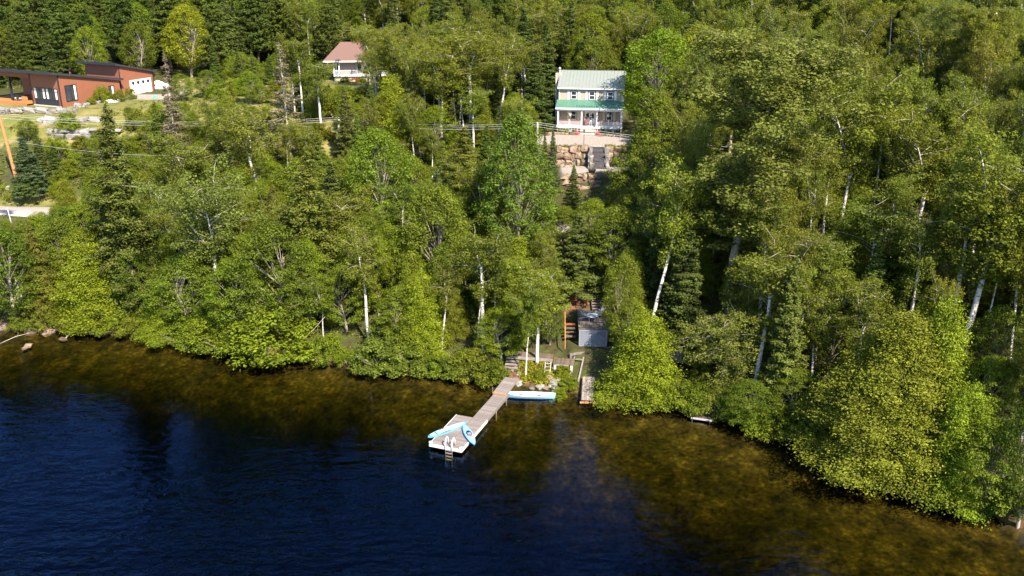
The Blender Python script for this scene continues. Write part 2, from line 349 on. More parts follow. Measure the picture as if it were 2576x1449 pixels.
class Wood:
    def __init__(s): s.V = []; s.F = []; s.n = 0; s.mi = []
    def limb(s, pts, r0, r1, sides=5, mi=0):
        pts = np.asarray(pts, float); n = len(pts); d = np.gradient(pts, axis=0); d = unit(d)
        ref = np.where(np.abs(d[:, 2:3]) > 0.9, np.array([[1., 0, 0]]), np.array([[0, 0, 1.]]))
        a = unit(np.cross(d, ref)); b = np.cross(d, a); r = np.linspace(r0, r1, n)[:, None]
        for k in range(sides):
            t = 2*math.pi*k/sides
            s.V.append(pts + (a*math.cos(t) + b*math.sin(t)) * r)
        base = s.n; ring = lambda i, k: base + (k % sides)*n + i
        for i in range(n-1):
            for k in range(sides): s.F.append((ring(i, k), ring(i, k+1), ring(i+1, k+1), ring(i+1, k)))
        s.n += n*sides; s.mi += [mi]*((n-1)*sides)
    def mesh(s, name, m):
        me = np_mesh(name, np.concatenate(s.V), s.F, m, True); me.polygons.foreach_set('material_index', s.mi); return me

def leaves(centres, size, n_dir, aspect=0.62, fold=0.12, g=rng, along=None, tone=None):
    """one small folded card of four corners for each leaf spray"""
    N = len(centres); size = np.broadcast_to(size, (N,))[:, None]
    n = unit(n_dir); t = g.normal(size=(N, 3)) if along is None else along
    t = unit(t - n*np.sum(t*n, 1, keepdims=True)); b = np.cross(n, t)
    P = np.stack([centres - t*size*0.5, centres + b*size*0.5*aspect + n*size*fold, centres + t*size*0.5, centres - b*size*0.5*aspect + n*size*fold], 1)
    return P.reshape(-1, 3)

class Crown:
    def __init__(s): s.P = []; s.T = []
    def clump(s, c, rad, count, size, flat=0.75, up=0.7, out=None, aspect=0.62, tone=1.0, along=None, g=rng):
        d = unit(g.normal(size=(count, 3))); r = g.random((count, 1))**0.45
        off = d*r*rad; off[:, 2] *= flat
        nd = d*0.9 + np.array([0, 0, up]) + g.normal(size=(count, 3))*0.55
        sz = size*(0.5 + 1.0*g.random(count)**1.4)
        s.P.append(leaves(np.asarray(c) + off, sz, nd, aspect, g=g, along=along)); s.T.append(np.full(count, tone))
    def raw(s, c, sz, nd, along, aspect, tone):
        s.P.append(leaves(c, sz, nd, aspect, along=along)); s.T.append(np.broadcast_to(tone, (len(c),)))
    def mesh(s, name, m):
        V = np.concatenate(s.P); return np_mesh(name, V, np.arange(len(V)).reshape(-1, 4), m, False, {'tone': np.concatenate(s.T)})
    def count(s): return sum(len(t) for t in s.T)

def curve(p0, d, L, n=6, sag=0.0, wob=0.1, g=rng):
    d = np.asarray(d, float); d = d/np.linalg.norm(d); pts = [np.asarray(p0, float)]
    for i in range(n-1):
        d = d + g.normal(size=3)*wob + np.array([0, 0, -sag]); d /= np.linalg.norm(d); pts.append(pts[-1] + d*L/(n-1))
    return np.array(pts)

def birch(seed, H=15.0, W=2.6, fork=0.5, base=0.38, dens=1.0, lean=0.06, leafs=0.165, bark='birch_bark', leaf='birch_leaf', drop=0.0):
    g = np.random.default_rng(seed); w = Wood(); c = Crown()
    a0 = g.random()*6.28; stems = []
    tr = curve((0, 0, -0.3), (lean*math.cos(a0), lean*math.sin(a0), 1), H*fork, 7, 0, 0.035, g); w.limb(tr, H*0.0095+0.03, H*0.007, 7)
    k = g.integers(2, 4)
    for i in range(k):
        a = a0 + i*6.28/k + g.normal()*0.3; sp = 0.16 + 0.16*g.random()
        st = curve(tr[-1], (sp*math.cos(a), sp*math.sin(a), 1), H*(1-fork)*(1.0 if i == 0 else 0.72+0.2*g.random()), 8, -0.01, 0.06, g)
        w.limb(st, H*0.0052, 0.015, 5); stems.append(st)
    spine = [(tr, 0.0, fork)] + [(st, fork, 1.0) for st in stems]
    for pts, h0, h1 in spine:
        nl = int(20*(h1-h0)/0.5) if pts is not tr else int(max(0, (fork-base))*46*max(1, dens)**0.7)
        for j in range(nl):
            u = (j + g.random())/max(nl, 1)
            if pts is tr: u = base/fork + (1-base/fork)*u
            q = u*(len(pts)-1); i0 = min(int(q), len(pts)-2); p = pts[i0]*(1-q+i0) + pts[i0+1]*(q-i0)
            h = min(1.0, p[2]/H); prof = math.sin(math.pi*min(1, max(0.05, (h-base*0.8)/(1.08-base*0.8))))**0.7
            L = W*(0.45+0.75*g.random())*max(0.25, prof); a = g.random()*6.28
            br = curve(p, (math.cos(a), math.sin(a), 0.55+0.5*g.random()), L, 5, 0.10+drop, 0.13, g); w.limb(br, 0.014+0.008*L, 0.005, 4, 1)
            tone = 0.8+0.42*g.random()
            for q2 in ((0.45, 0.75, 1.0) if dens < 2 else (0.2, 0.5, 0.75, 1.0)):
                cc = br[min(4, int(q2*4))] + g.normal(size=3)*0.22
                c.clump(cc, (0.42+0.4*g.random()), int(70*dens), leafs, 0.85, 0.45-drop*2, tone=tone*(0.92+0.16*g.random()), g=g)
                if g.random() < 0.5:
                    cc2 = cc + g.normal(size=3)*0.55 - np.array([0, 0, 0.2+drop*4]); c.clump(cc2, 0.45, int(48*dens), leafs, 0.9, 0.4, tone=tone, g=g)
        tipn = 5 if pts is not tr else 0
        for j in range(tipn): c.clump(pts[-1-j//2] + g.normal(size=3)*0.3, 0.5, int(55*dens), leafs, 1.0, 0.4, tone=0.9+0.3*g.random(), g=g)
    return w.mesh('birch_trunk', [M[bark], M['birch_twig']]), c.mesh('birch_crown', M[leaf])

def maple(seed, H=11.0, W=3.3, base=0.16, leafs=0.17, n=130, per=165, bark='grey_bark', leaf='maple_leaf', top=0.5, flat=0.6):
    g = np.random.default_rng(seed); w = Wood(); c = Crown()
    tr = curve((0, 0, -0.3), (g.normal()*0.05, g.normal()*0.05, 1), H*0.72, 7, 0, 0.05, g); w.limb(tr, H*0.015+0.03, 0.05, 7)
    lob = [(g.random()*6.28, g.random(), 0.62+0.75*g.random()) for _ in range(14)]
    for j in range(n):
        h = base + (1-base)*((j+g.random())/n); a = j*2.399 + g.normal()*0.3
        u = (h-base)/(1-base); prof = (math.sin(math.pi*u**(0.55+0.35*top))**0.62) if 0 < u < 1 else 0.1
        f = 1.0
        for la, lh, lv in lob:
            dd = 1 - abs(((a-la+math.pi) % 6.283)-math.pi)/0.9 - abs(u-lh)/0.2
            if dd > 0: f *= 1+(lv-1)*dd
        r = W*prof*f*(0.62+0.4*g.random()**0.5)
        cc = np.array([r*math.cos(a), r*math.sin(a), H*(0.02+0.97*h)])
        tone = 0.78+0.45*g.random()
        c.clump(cc, 0.62+0.4*g.random(), per, leafs, flat, 0.9, tone=tone, g=g)
        if j % 3 == 0:
            q = tr[min(6, int(6*min(1, h*0.9)))]; w.limb(np.array([q, q*0.5+cc*0.5+np.array([0, 0, 0.1]), cc]), 0.045, 0.012, 4)
    return w.mesh('maple_trunk', M[bark]), c.mesh('maple_crown', M[leaf])

def cedar(seed, H=9.0, W=2.2, n=250, per=104, leafs=0.135, leaf='cedar_leaf', sparse=0.0, base=0.05, power=0.92):
    g = np.random.default_rng(seed); w = Wood(); c = Crown()
    tr = curve((0, 0, -0.3), (g.normal()*0.02, g.normal()*0.02, 1), H*1.01, 8, 0, 0.012, g); w.limb(tr, H*0.014+0.03, 0.015, 6)
    lob = [(g.random()*6.28, g.random()*0.85, 0.5+0.95*g.random()) for _ in range(22)]
    for j in range(n):
        u = 1-((j+g.random())/n)**0.62; h = base+(1-base)*u; a = j*2.399+g.normal()*0.25
        f = 1.0
        for la, lh, lv in lob:
            dd = 1-abs(((a-la+math.pi) % 6.283)-math.pi)/0.75-abs(u-lh)/0.14
            if dd > 0: f *= 1+(lv-1)*min(1, dd*1.6)
        if f < 0.6 and g.random() < 0.6: continue
        rr = W*(1-u)**power*(0.62+0.5*g.random())*f+0.12; p0 = np.array([*tr[min(7, int(7*h))][:2], H*h+rr*0.15])
        d = np.array([math.cos(a), math.sin(a), 0]); tone = 0.74+0.5*g.random()
        if g.random() < sparse: tone *= 0.75
        for q in ((1.0, 0.72) if rr < 1.2 else (1.0, 0.75, 0.5)):
            cc = p0 + d*rr*q + np.array([0, 0, -0.30*rr*q + 0.16*rr*q*q]); cnt = int(per*(0.55 if sparse and g.random() < sparse else 1)/(1.0 if q == 1 else 1.6))
            off = g.normal(size=(cnt, 3))*np.array([0.27, 0.27, 0.17]); off += d*np.abs(g.normal(size=(cnt, 1)))*0.12
            al = d*0.8+g.normal(size=(cnt, 3))*0.6+np.array([0, 0, 0.25])
            nd = g.normal(size=(cnt, 3))*0.8+np.array([0, 0, 0.8])+d*0.5
            c.raw(cc+off, leafs*(0.6+0.8*g.random(cnt)), nd, al, 0.5, tone*(0.9+0.2*g.random()))
        if j % 4 == 0: w.limb(np.array([p0, p0+d*rr*0.95-np.array([0, 0, 0.12*rr])]), 0.028, 0.008, 3)
    return w.mesh('cedar_trunk', M['brown_bark']), c.mesh('cedar_crown', M[leaf])

def spruce(seed, H=11.0, W=1.9, whorls=34, leaf='spruce_needle', dead=0.0, base=0.06, bark='brown_bark', droop=0.28, up=0.2, loose=0.35):
    g = np.random.default_rng(seed); w = Wood(); c = Crown()
    tr = curve((0, 0, -0.3), (g.normal()*0.015, g.normal()*0.015, 1), H*1.02, 8, 0, 0.01, g); w.limb(tr, H*0.012+0.03, 0.012, 6)
    for i in range(whorls):
        u = (i+0.3*g.random())/whorls; h = base+(1-base)*u; R0 = W*(1-u)**0.85+0.1
        nb = max(4, int(9-4*u)); a0 = g.random()*6.28
        for b in range(nb):
            if g.random() < dead*0.55: continue
            u2 = min(0.995, max(0.0, u+g.normal()*loose/whorls*1.4)); h = base+(1-base)*u2
            a = a0+6.283*b/nb+g.normal()*(0.15+loose*0.5); r = R0*(0.85-loose*0.5+(0.35+loose*0.75)*g.random()); droop_ = droop*(1+g.normal()*loose*0.7); d = np.array([math.cos(a), math.sin(a), 0]); s_ = np.array([-d[1], d[0], 0])
            p0 = np.array([*tr[min(7, int(7*h))][:2], H*h]); tone = 0.75+0.45*g.random()
            cnt = int((14+92*r*(0.8+0.3*g.random()))*(1-dead*0.62)); t = 0.12+0.88*g.random(cnt)**(0.75 if not dead else 0.5)
            wd = 0.10+0.34*r*(1-t)*(t+0.3)*1.4
            pos = p0+d*(r*t)[:, None]+s_*(g.normal(size=cnt)*wd*0.75)[:, None]
            pos[:, 2] += -droop_*r*t+up*r*t*t-np.abs(g.normal(size=cnt))*(0.07+0.16*loose)
            al = d*0.9+s_*(g.normal(size=(cnt, 1))*0.75)+g.normal(size=(cnt, 3))*0.15; nd = np.array([0, 0, 1.0])+g.normal(size=(cnt, 3))*0.45+d*0.3
            c.raw(pos, 0.185*(0.5+0.9*g.random(cnt)), nd, al, 0.45, tone)
            if dead or b % 2 == 0: w.limb(np.array([p0, p0+d*r*0.5+np.array([0, 0, -droop_*r*0.5+up*r*0.25]), p0+d*r+np.array([0, 0, (up-droop_)*r])]), 0.026 if dead else 0.02, 0.006, 3)
    c.clump((tr[-1][0], tr[-1][1], H*1.0), 0.16, 26, 0.2, 2.2, 0.2, g=g)
    return w.mesh('spruce_trunk', M[bark]), c.mesh('spruce_crown', M[leaf])

def pine(seed, H=14.0, W=2.9, whorls=15, base=0.22):
    g = np.random.default_rng(seed); w = Wood(); c = Crown()
    tr = curve((0, 0, -0.3), (g.normal()*0.03, g.normal()*0.03, 1), H, 8, 0, 0.02, g); w.limb(tr, H*0.013+0.03, 0.03, 7)
    for i in range(whorls):
        u = (i+0.4*g.random())/whorls; h = base+(1-base)*u; R0 = W*((1-u)**0.6)*(0.75+0.5*g.random())+0.2; nb = 6; a0 = g.random()*6.28
        for b in range(nb):
            a = a0+6.283*b/nb+g.normal()*0.2; r = R0*(0.65+0.5*g.random()); d = np.array([math.cos(a), math.sin(a), 0.18])
            p0 = np.array([*tr[min(7, int(7*h))][:2], H*h]); br = curve(p0, d, r, 5, -0.05, 0.06, g); w.limb(br, 0.05, 0.01, 4); tone = 0.75+0.45*g.random()
            for q in range(1, 5):
                for k in range(2):
                    cc = br[q]+g.normal(size=3)*np.array([0.28, 0.28, 0.08]); cnt = 34
                    dd = g.normal(size=(cnt, 3))+np.array([0, 0, 0.55])+d*0.6; dd = unit(dd)
                    c.raw(cc+dd*0.2, 0.34*(0.7+0.5*g.random(cnt)), g.normal(size=(cnt, 3))+np.array([0, 0, 0.6]), dd, 0.26, tone)
    return w.mesh('pine_trunk', M['brown_bark']), c.mesh('pine_crown', M['pine_needle'])

def shrub(seed, H=2.6, W=1.7, n=75, per=130, leafs=0.12, leaf='shrub_leaf'):
    g = np.random.default_rng(seed); w = Wood(); c = Crown()
    for k in range(7):
        a = g.random()*6.28; w.limb(curve((0.15*math.cos(a), 0.15*math.sin(a), -0.3), (0.5*math.cos(a), 0.5*math.sin(a), 1), H*0.95, 5, 0.05, 0.1, g), 0.035, 0.01, 4)
    lob = [(g.random()*6.28, g.random()*1.3, 0.55+0.85*g.random()) for _ in range(9)]
    for j in range(n):
        a = g.random()*6.28; el = math.asin(g.random()*1.0); f = 0.5+0.5*g.random()**0.6
        for la, le, lv in lob:
            dd = 1-abs(((a-la+math.pi) % 6.283)-math.pi)/0.7-abs(el-le)/0.5
            if dd > 0: f *= 1+(lv-1)*min(1, dd*1.6)
        cc = np.array([W*f*math.cos(a)*math.cos(el), W*f*math.sin(a)*math.cos(el), 0.12*H+0.82*H*f*math.sin(el)])
        c.clump(cc, 0.3+0.25*g.random(), per, leafs, 0.7, 0.9, tone=0.75+0.5*g.random(), g=g)
    return w.mesh('shrub_stems', M['grey_bark']), c.mesh('shrub_foliage', M[leaf])

def dims(me):
    V = np.empty(len(me.vertices)*3, np.float32); me.vertices.foreach_get('co', V); V = V.reshape(-1, 3)
    q = np.percentile(np.hypot(V[:, 0], V[:, 1]), 93); return float(q), float(np.percentile(V[:, 2], 99.7))

PROTO = {}
def proto(kind, *pairs): PROTO[kind] = [(t, c, *dims(c)) for t, c in pairs]
proto('birch', birch(1), birch(2, fork=0.6, base=0.45), birch(3, fork=0.42, W=3.0), birch(4, fork=0.7, base=0.5, dens=0.9), birch(5, W=2.3, fork=0.5, lean=0.12))
proto('weeping', birch(11, H=12, W=3.4, fork=0.45, base=0.25, drop=0.12, lean=0.2))
proto('aspen', birch(21, H=20, W=3.6, fork=0.62, base=0.34, dens=2.3, bark='grey_bark', leafs=0.15), birch(22, H=20, W=3.3, fork=0.72, base=0.30, dens=2.5, bark='grey_bark', leafs=0.15))
proto('maple', maple(31), maple(32, W=3.0, top=0.7), maple(33, W=3.7, top=0.3), maple(34, H=12, W=2.8, top=0.6, base=0.2))
proto('poplar', maple(41, H=17, W=3.1, base=0.22, n=210, per=120, top=0.35, leafs=0.2))
proto('cedar', cedar(51), cedar(52, W=2.0), cedar(53, W=2.6, power=0.8), cedar(54, H=10, W=2.3, sparse=0.35))
proto('big_cedar', cedar(61, H=11, W=4.2, n=640, per=120, leafs=0.125, power=0.88, sparse=0.2))
proto('spruce', spruce(71), spruce(72, W=1.6, whorls=38), spruce(73, W=2.2, droop=0.34))
proto('hemlock', spruce(81, H=13, W=2.6, whorls=40, droop=0.2, up=0.02, leaf='hemlock_needle', loose=0.85), spruce(82, H=13, W=2.3, whorls=38, droop=0.3, up=0.1, leaf='hemlock_needle', loose=0.7))
proto('dry_spruce', spruce(91, H=12, W=1.9, whorls=32, leaf='dry_needle', dead=0.45, bark='dead_wood'), spruce(92, H=12, W=2.2, whorls=28, leaf='dry_needle', dead=0.6, bark='dead_wood', base=0.15))
proto('pine', pine(101), pine(102, W=3.3), pine(103, W=2.6, whorls=17))
proto('shrub', shrub(111), shrub(112, H=3, W=1.5), shrub(113, H=2.2, W=2.0), shrub(114, H=2.6, W=1.7, leafs=0.14))

WORD = dict(birch=('birch_tree', 'birch tree'), weeping=('birch_tree', 'birch tree'), aspen=('aspen_tree', 'aspen tree'), maple=('maple_tree', 'maple tree'), poplar=('poplar_tree', 'poplar tree'),
            cedar=('cedar_tree', 'cedar tree'), big_cedar=('cedar_tree', 'cedar tree'), spruce=('spruce_tree', 'spruce tree'), hemlock=('hemlock_tree', 'hemlock tree'),
            dry_spruce=('dying_spruce', 'spruce tree'), pine=('pine_tree', 'pine tree'), shrub=('shrub', 'shrub'))
PLACED = []          # x, y, radius
def plant(kind, x, y, h, width, tint, label, group=None, var=None, z=None, rz=None):
    vs = PROTO[kind]; i = random.randrange(len(vs)) if var is None else var % len(vs)
    tm, cm, Wp, Hp = vs[i]; sz = h/Hp; sxy = max(0.5*sz, min(1.9*sz, width*0.5/Wp))
    name, cat = WORD[kind]
    r = thing(name, label, cat, (x, y, gz(x, y) if z is None else z), random.random()*6.28 if rz is None else rz, group)
    r.scale = (sxy, sxy, sz)
    shr = kind == 'shrub'
    link('stems' if shr else 'trunk', tm, r); c = link('foliage' if shr else 'crown', cm, r); c.color = (*tint, 1)
    PLACED.append((x, y, width*0.5)); return r
T = dict(n=(1, 1, 1), dark=(0.76, 0.84, 0.8), deep=(0.55, 0.66, 0.7), grey=(0.98, 1.02, 1.5), yel=(1.20, 1.22, 0.85), lime=(1.20, 1.26, 0.8), olive=(1.12, 1.0, 1.0), tan=(1.5, 1.15, 1.3), gold=(1.75, 1.5, 0.8), blue=(0.85, 1.0, 1.9), bright=(1.12, 1.17, 0.95), warm=(1.10, 1.05, 0.85), emer=(0.90, 1.05, 1.3))
# ------------------------------------------------------------------ trees: the ones that stand out, one by one
def hero(kind, bx, by, ty, wpx, tint, label, var=None, tx=None):
    p = at_ground(bx, by); _, _, dep = to_pix(*p)
    top = at_y(bx, ty, p.y); h = max(1.2, top.z - p.z)
    r = plant(kind, p.x, p.y, h, wpx*dep/FPX, T[tint], label, None, var)
    if tx is not None:                         # crown leans sideways: tx = picture columns between base and top
        r.rotation_euler = (0, math.atan2((tx - bx)*dep/FPX, h), 0)
    return r
HEROES = [
 # left shore
 ('maple', 40, 815, 575, 170, 'dark', 'dark green broadleaf tree above the bare shore bank in the west', 0),
 ('hemlock', 118, 800, 570, 105, 'warm', 'pale olive narrow hemlock between the dark broadleaf and the bright conical cedar on the shore', 0),
 ('cedar', 238, 812, 620, 165, 'yel', 'yellow-green conical cedar on the shore below the tall dark hemlock', 0),
 ('hemlock', 322, 770, 285, 185, 'dark', 'tall dark hemlock with a bare lower trunk, tallest tree of the western shore', 1),
 ('maple', 190, 655, 520, 150, 'dark', 'rounded dark maple just right of where the gravel road disappears', 1),
 ('spruce', 82, 495, 350, 105, 'blue', 'dark blue-green spruce beside the leaning orange utility pole', 0),
 ('maple', 78, 500, 440, 90, 'lime', 'small bright green maple sapling at the foot of the orange pole', 2),
 ('birch', 545, 800, 420, 260, 'grey', 'big grey-green birch with a low white fork in front of the shore maples', 2),
 ('birch', 503, 600, 335, 190, 'n', 'birch with crooked white limbs behind the big grey-green one', 0),
 ('birch', 670, 560, 265, 200, 'n', 'tall birch with a bright white trunk below a wide open fork', 1),
 ('dry_spruce', 452, 430, 142, 72, 'n', 'bare grey spruce spire in front of the white garage door', 0),
 ('dry_spruce', 735, 420, 112, 105, 'n', 'brown half-dead spruce standing between the two houses on the hill', 1),
 ('birch', 810, 322, 150, 120, 'n', 'lone birch with a pale trunk on the lawn in front of the red-roofed house', 3),
 ('hemlock', 780, 770, 395, 230, 'warm', 'broad olive-brown hemlock with dry inner twigs in the middle of the slope', 0),
 ('spruce', 850, 640, 415, 105, 'n', 'slim dark spruce right behind the olive-brown hemlock', 1),
 ('maple', 960, 620, 325, 180, 'bright', 'fresh green maple with a full crown below the power lines', 0),
 ('spruce', 1088, 610, 440, 110, 'blue', 'silvery blue spruce halfway down the slope', 2),
 ('hemlock', 1160, 570, 330, 170, 'warm', 'olive hemlock with rusty dead tips left of the tall poplar', 1),
 ('cedar', 988, 390, 190, 100, 'yel', 'golden-green cedar with a bare brown trunk behind the power lines', 1),
 ('poplar', 1300, 710, 285, 175, 'emer', 'tall bluish-green poplar with a brown trunk directly left of the stone walls', 0),
 ('birch', 1352, 915, 655, 165, 'bright', 'young birch clump with two bright white trunks beside the wooden boardwalk', 0),
 ('birch', 1322, 950, 700, 110, 'bright', 'thin birch with a crooked grey trunk above the start of the dock', 4),
 ('birch', 932, 868, 585, 180, 'n', 'birch leaning to the west with a thick white trunk at the water edge', 1, 892),
 ('maple', 1100, 780, 470, 190, 'n', 'broad maple in the middle of the slope below the blue spruce', 3),
 ('birch', 1216, 885, 560, 140, 'dark', 'dark-trunked birch between the slope maples and the dock path', 3),
 ('maple', 700, 850, 560, 220, 'dark', 'large dark green maple below the white-trunked fork birch', 2),
 ('maple', 480, 830, 640, 170, 'n', 'round green maple on the shore left of the low forked birch', 1),
 ('maple', 612, 850, 650, 170, 'bright', 'leafy bright maple on the shore right of the low forked birch', 0),
 ('cedar', 1062, 895, 690, 130, 'lime', 'light green cedar at the shore below the dark hollow in the trees', 2),
 ('maple', 1262, 905, 770, 130, 'lime', 'low vivid green maple close to the dock ramp', 2),
 ('cedar', 560, 860, 760, 120, 'warm', 'short cedar leaning over the water below the low forked birch', 3),
 ('cedar', 420, 845, 735, 140, 'yel', 'short yellow-green cedar on the bank under the hemlock', 2),
 ('birch', 880, 700, 470, 140, 'n', 'light-crowned birch between the slim spruce and the fresh green maple', 0),
 ('maple', 1010, 770, 580, 140, 'bright', 'sunlit maple with open branches above the leaning birch', 3),
 ('hemlock', 160, 700, 590, 90, 'n', 'small hemlock under the dark maple by the road', 0),
 # right of the stairs
 ('cedar', 1614, 1008, 795, 190, 'lime', 'bright yellow-green cedar filling the shore right of the boat launch rails', 2),
 ('birch', 1632, 862, 410, 210, 'bright', 'tall birch with a white trunk rising behind the bright shore cedar', 1, 1690),
 ('birch', 1703, 800, 400, 170, 'bright', 'second tall birch whose thin white trunk stands right of the shore cedar birch', 0),
 ('aspen', 1836, 800, 88, 330, 'grey', 'giant aspen with a thick pale trunk, the tallest tree in front of the hill', 1, 1880),
 ('birch', 1972, 700, 330, 180, 'n', 'birch with white limbs forking in a wide vee right of the giant aspen', 2),
 ('weeping', 1800, 1020, 790, 230, 'grey', 'old drooping birch with twisted white branches hanging over the hidden wooden fence', 0, 1775),
 ('birch', 1894, 985, 620, 180, 'n', 'birch leaning inland behind the old drooping birch', 3, 1925),
 ('birch', 2036, 990, 680, 175, 'warm', 'young birch with a low white fork at the shore right of the drooping birch', 2),
 ('birch', 2150, 850, 490, 190, 'dark', 'birch with a long bare white trunk in the dark hollow', 3, 2180),
 ('birch', 2108, 640, 165, 250, 'warm', 'large golden-green birch with white limbs above the dark hollow', 2),
 ('big_cedar', 2228, 1170, 800, 400, 'olive', 'huge olive cedar with bare twigs leaning over the shallow water', 0),
 ('birch', 2412, 920, 330, 290, 'warm', 'big slanting birch with a thick white trunk near the eastern shore', 0, 2475),
 ('birch', 2378, 885, 440, 160, 'n', 'straight thin birch left of the thick slanting one', 3),
 ('birch', 2540, 915, 470, 180, 'warm', 'birch with a mottled trunk at the eastern end of the shore wood', 4),
 ('birch', 2296, 640, 260, 240, 'warm', 'wide birch with fine twigs between the dark hollow and the wires', 2),
 ('maple', 1652, 352, 75, 200, 'lime', 'yellow-green maple with a high crown right beside the green-roofed house', 1),
 ('maple', 1745, 310, 62, 150, 'gold', 'tall yellowish maple behind the tree beside the green-roofed house', 2),
 ('maple', 1925, 260, 70, 110, 'gold', 'yellow-topped maple rising behind the giant aspen', 3),
 ('maple', 482, 195, 12, 115, 'gold', 'bright yellow maple at the forest edge above the grey spruce spire', 1),
 ('maple', 1500, 190, 18, 110, 'bright', 'vivid green maple behind the ridge of the green-roofed house', 0),
 ('spruce', 1345, 335, 130, 90, 'dark', 'dark spruce close to the chimney side of the green-roofed house', 0),
 ('spruce', 1322, 290, 30, 90, 'dark', 'tall dark spruce left of the green-roofed house', 1),
 ('spruce', 1425, 235, 10, 80, 'dark', 'dark spruce behind the chimney of the green-roofed house', 2),
 ('birch', 1110, 345, 95, 130, 'warm', 'birch with a thin white trunk in the stand right of the red-roofed house', 0),
 ('birch', 1185, 345, 70, 130, 'warm', 'tall birch in the middle of the stand right of the red-roofed house', 3),
 ('birch', 1255, 345, 85, 130, 'n', 'birch at the eastern edge of the stand, above the power lines', 1),
 ('birch', 960, 250, 60, 130, 'warm', 'birch with slanting white limbs overhanging the red roof', 2),
 ('birch', 1040, 300, 72, 130, 'warm', 'birch with two pale stems close to the red-roofed house', 4),
 ('spruce', 1388, 478, 330, 34, 'grey', 'thin grey spruce spire in front of the upper stone wall', 1),
 ('spruce', 1368, 470, 342, 30, 'n', 'thin green spruce spire left of the grey one by the stone wall', 1),
 ('spruce', 1437, 560, 420, 50, 'n', 'narrow dark spruce at the left end of the lower stone wall', 1),
 ('spruce', 1458, 735, 545, 120, 'n', 'dark spruce shading the wooden stairs', 2),
 ('hemlock', 1382, 745, 590, 110, 'bright', 'soft green hemlock left of the wooden stairs', 0),
 ('maple', 1418, 640, 520, 90, 'n', 'slim maple growing right beside the road gap left of the stairs', 3),
 ('maple', 1490, 640, 500, 110, 'lime', 'low bright maple below the lower stone wall', 2),
 ('maple', 1560, 885, 640, 105, 'n', 'leafy maple growing right beside the lattice deck', 1),
 ('maple', 1384, 868, 745, 70, 'dark', 'small dark maple left of the stained side steps', 2),
 ('maple', 1545, 720, 520, 140, 'n', 'maple leaning over the right side of the wooden stairs', 3),
 ('maple', 1570, 560, 430, 100, 'n', 'small maple at the right end of the stone walls', 0),
 ('poplar', 1643, 560, 235, 130, 'n', 'narrow poplar whose shade falls over the stone steps', 0),
 ('maple', 1618, 560, 322, 160, 'n', 'big maple shading the right edge of the paved yard', 1),
 ('spruce', 1200, 300, 130, 90, 'dark', 'dark spruce half hidden within the birch stand', 0),
 ('birch', 590, 430, 250, 150, 'n', 'birch at the lower edge of the lawn under the hill houses', 4),
 ('maple', 1880, 830, 640, 150, 'n', 'leafy maple behind the leaning birch on the east shore', 1),
 ('maple', 2000, 1060, 930, 140, 'n', 'low maple at the waterline below the young forked birch', 2),
 ('maple', 1880, 1075, 960, 140, 'dark', 'dark low maple beside the small hidden dock', 0),
 ('maple', 2130, 1150, 1000, 140, 'bright', 'bushy maple at the waterline left of the huge cedar', 3),
 ('cedar', 2390, 1260, 980, 190, 'lime', 'bright cedar over the water right of the huge olive cedar', 2),
 ('maple', 2470, 1300, 1060, 170, 'bright', 'sunny maple with low boughs at the eastern waterline', 0),
 ('maple', 2560, 1330, 1000, 170, 'deep', 'dark shaded maple at the eastern end of the shore', 1),
 ('cedar', 2330, 1150, 760, 170, 'yel', 'tall cedar directly behind the huge olive cedar', 1),
 ('maple', 2470, 1130, 900, 200, 'bright', 'broad sunlit maple below the thick slanting birch', 2),
 ('maple', 2080, 950, 800, 130, 'n', 'green maple between the young forked birch and the dark hollow', 0),
 ('birch', 1760, 700, 470, 160, 'n', 'birch with a clean straight stem left of the giant aspen trunk', 0),
 ('birch', 2230, 720, 420, 180, 'n', 'birch with a forked pale stem right of the dark hollow', 1),
]
for h in HEROES: hero(*h)
import re
MARKS = [(hh[6], hh[1], hh[2], at_ground(hh[1], hh[2]).y) for hh in HEROES]
def short(lab): return re.split(r' (?:with|in|on|behind|between|below|beside|above|at|left|right|leaning|standing|whose|filling|rising|forking|hanging|under|overhanging|close|and|halfway|shading|along|near|over|directly|just|where|half) ?|,', lab)[0].strip()
sh_ = [short(m_[0]) for m_ in MARKS]
MARKS = [('the ' + s_, m_[1], m_[2], m_[3]) for s_, m_ in zip(sh_, MARKS) if sh_.count(s_) == 1 and 2 <= len(s_.split()) <= 5]
MARKS += [('the terracotta house', 160, 240, 150), ('the white garage door', 335, 235, 160), ('the red-roofed house', 870, 180, 168), ('the green-roofed house', 1490, 300, 138), ('the upper stone wall', 1440, 400, 125), ('the lower stone wall', 1495, 455, 119),
          ('the orange pole', 38, 450, 118), ('the pale middle pole', 851, 360, 122), ('the wooden stairs', 1490, 700, 98), ('the raised deck', 1490, 800, 90), ('the boardwalk', 1360, 900, 86), ('the paved yard', 1460, 350, 130), ('the gravel road end', 70, 520, 116)]
USED = {}
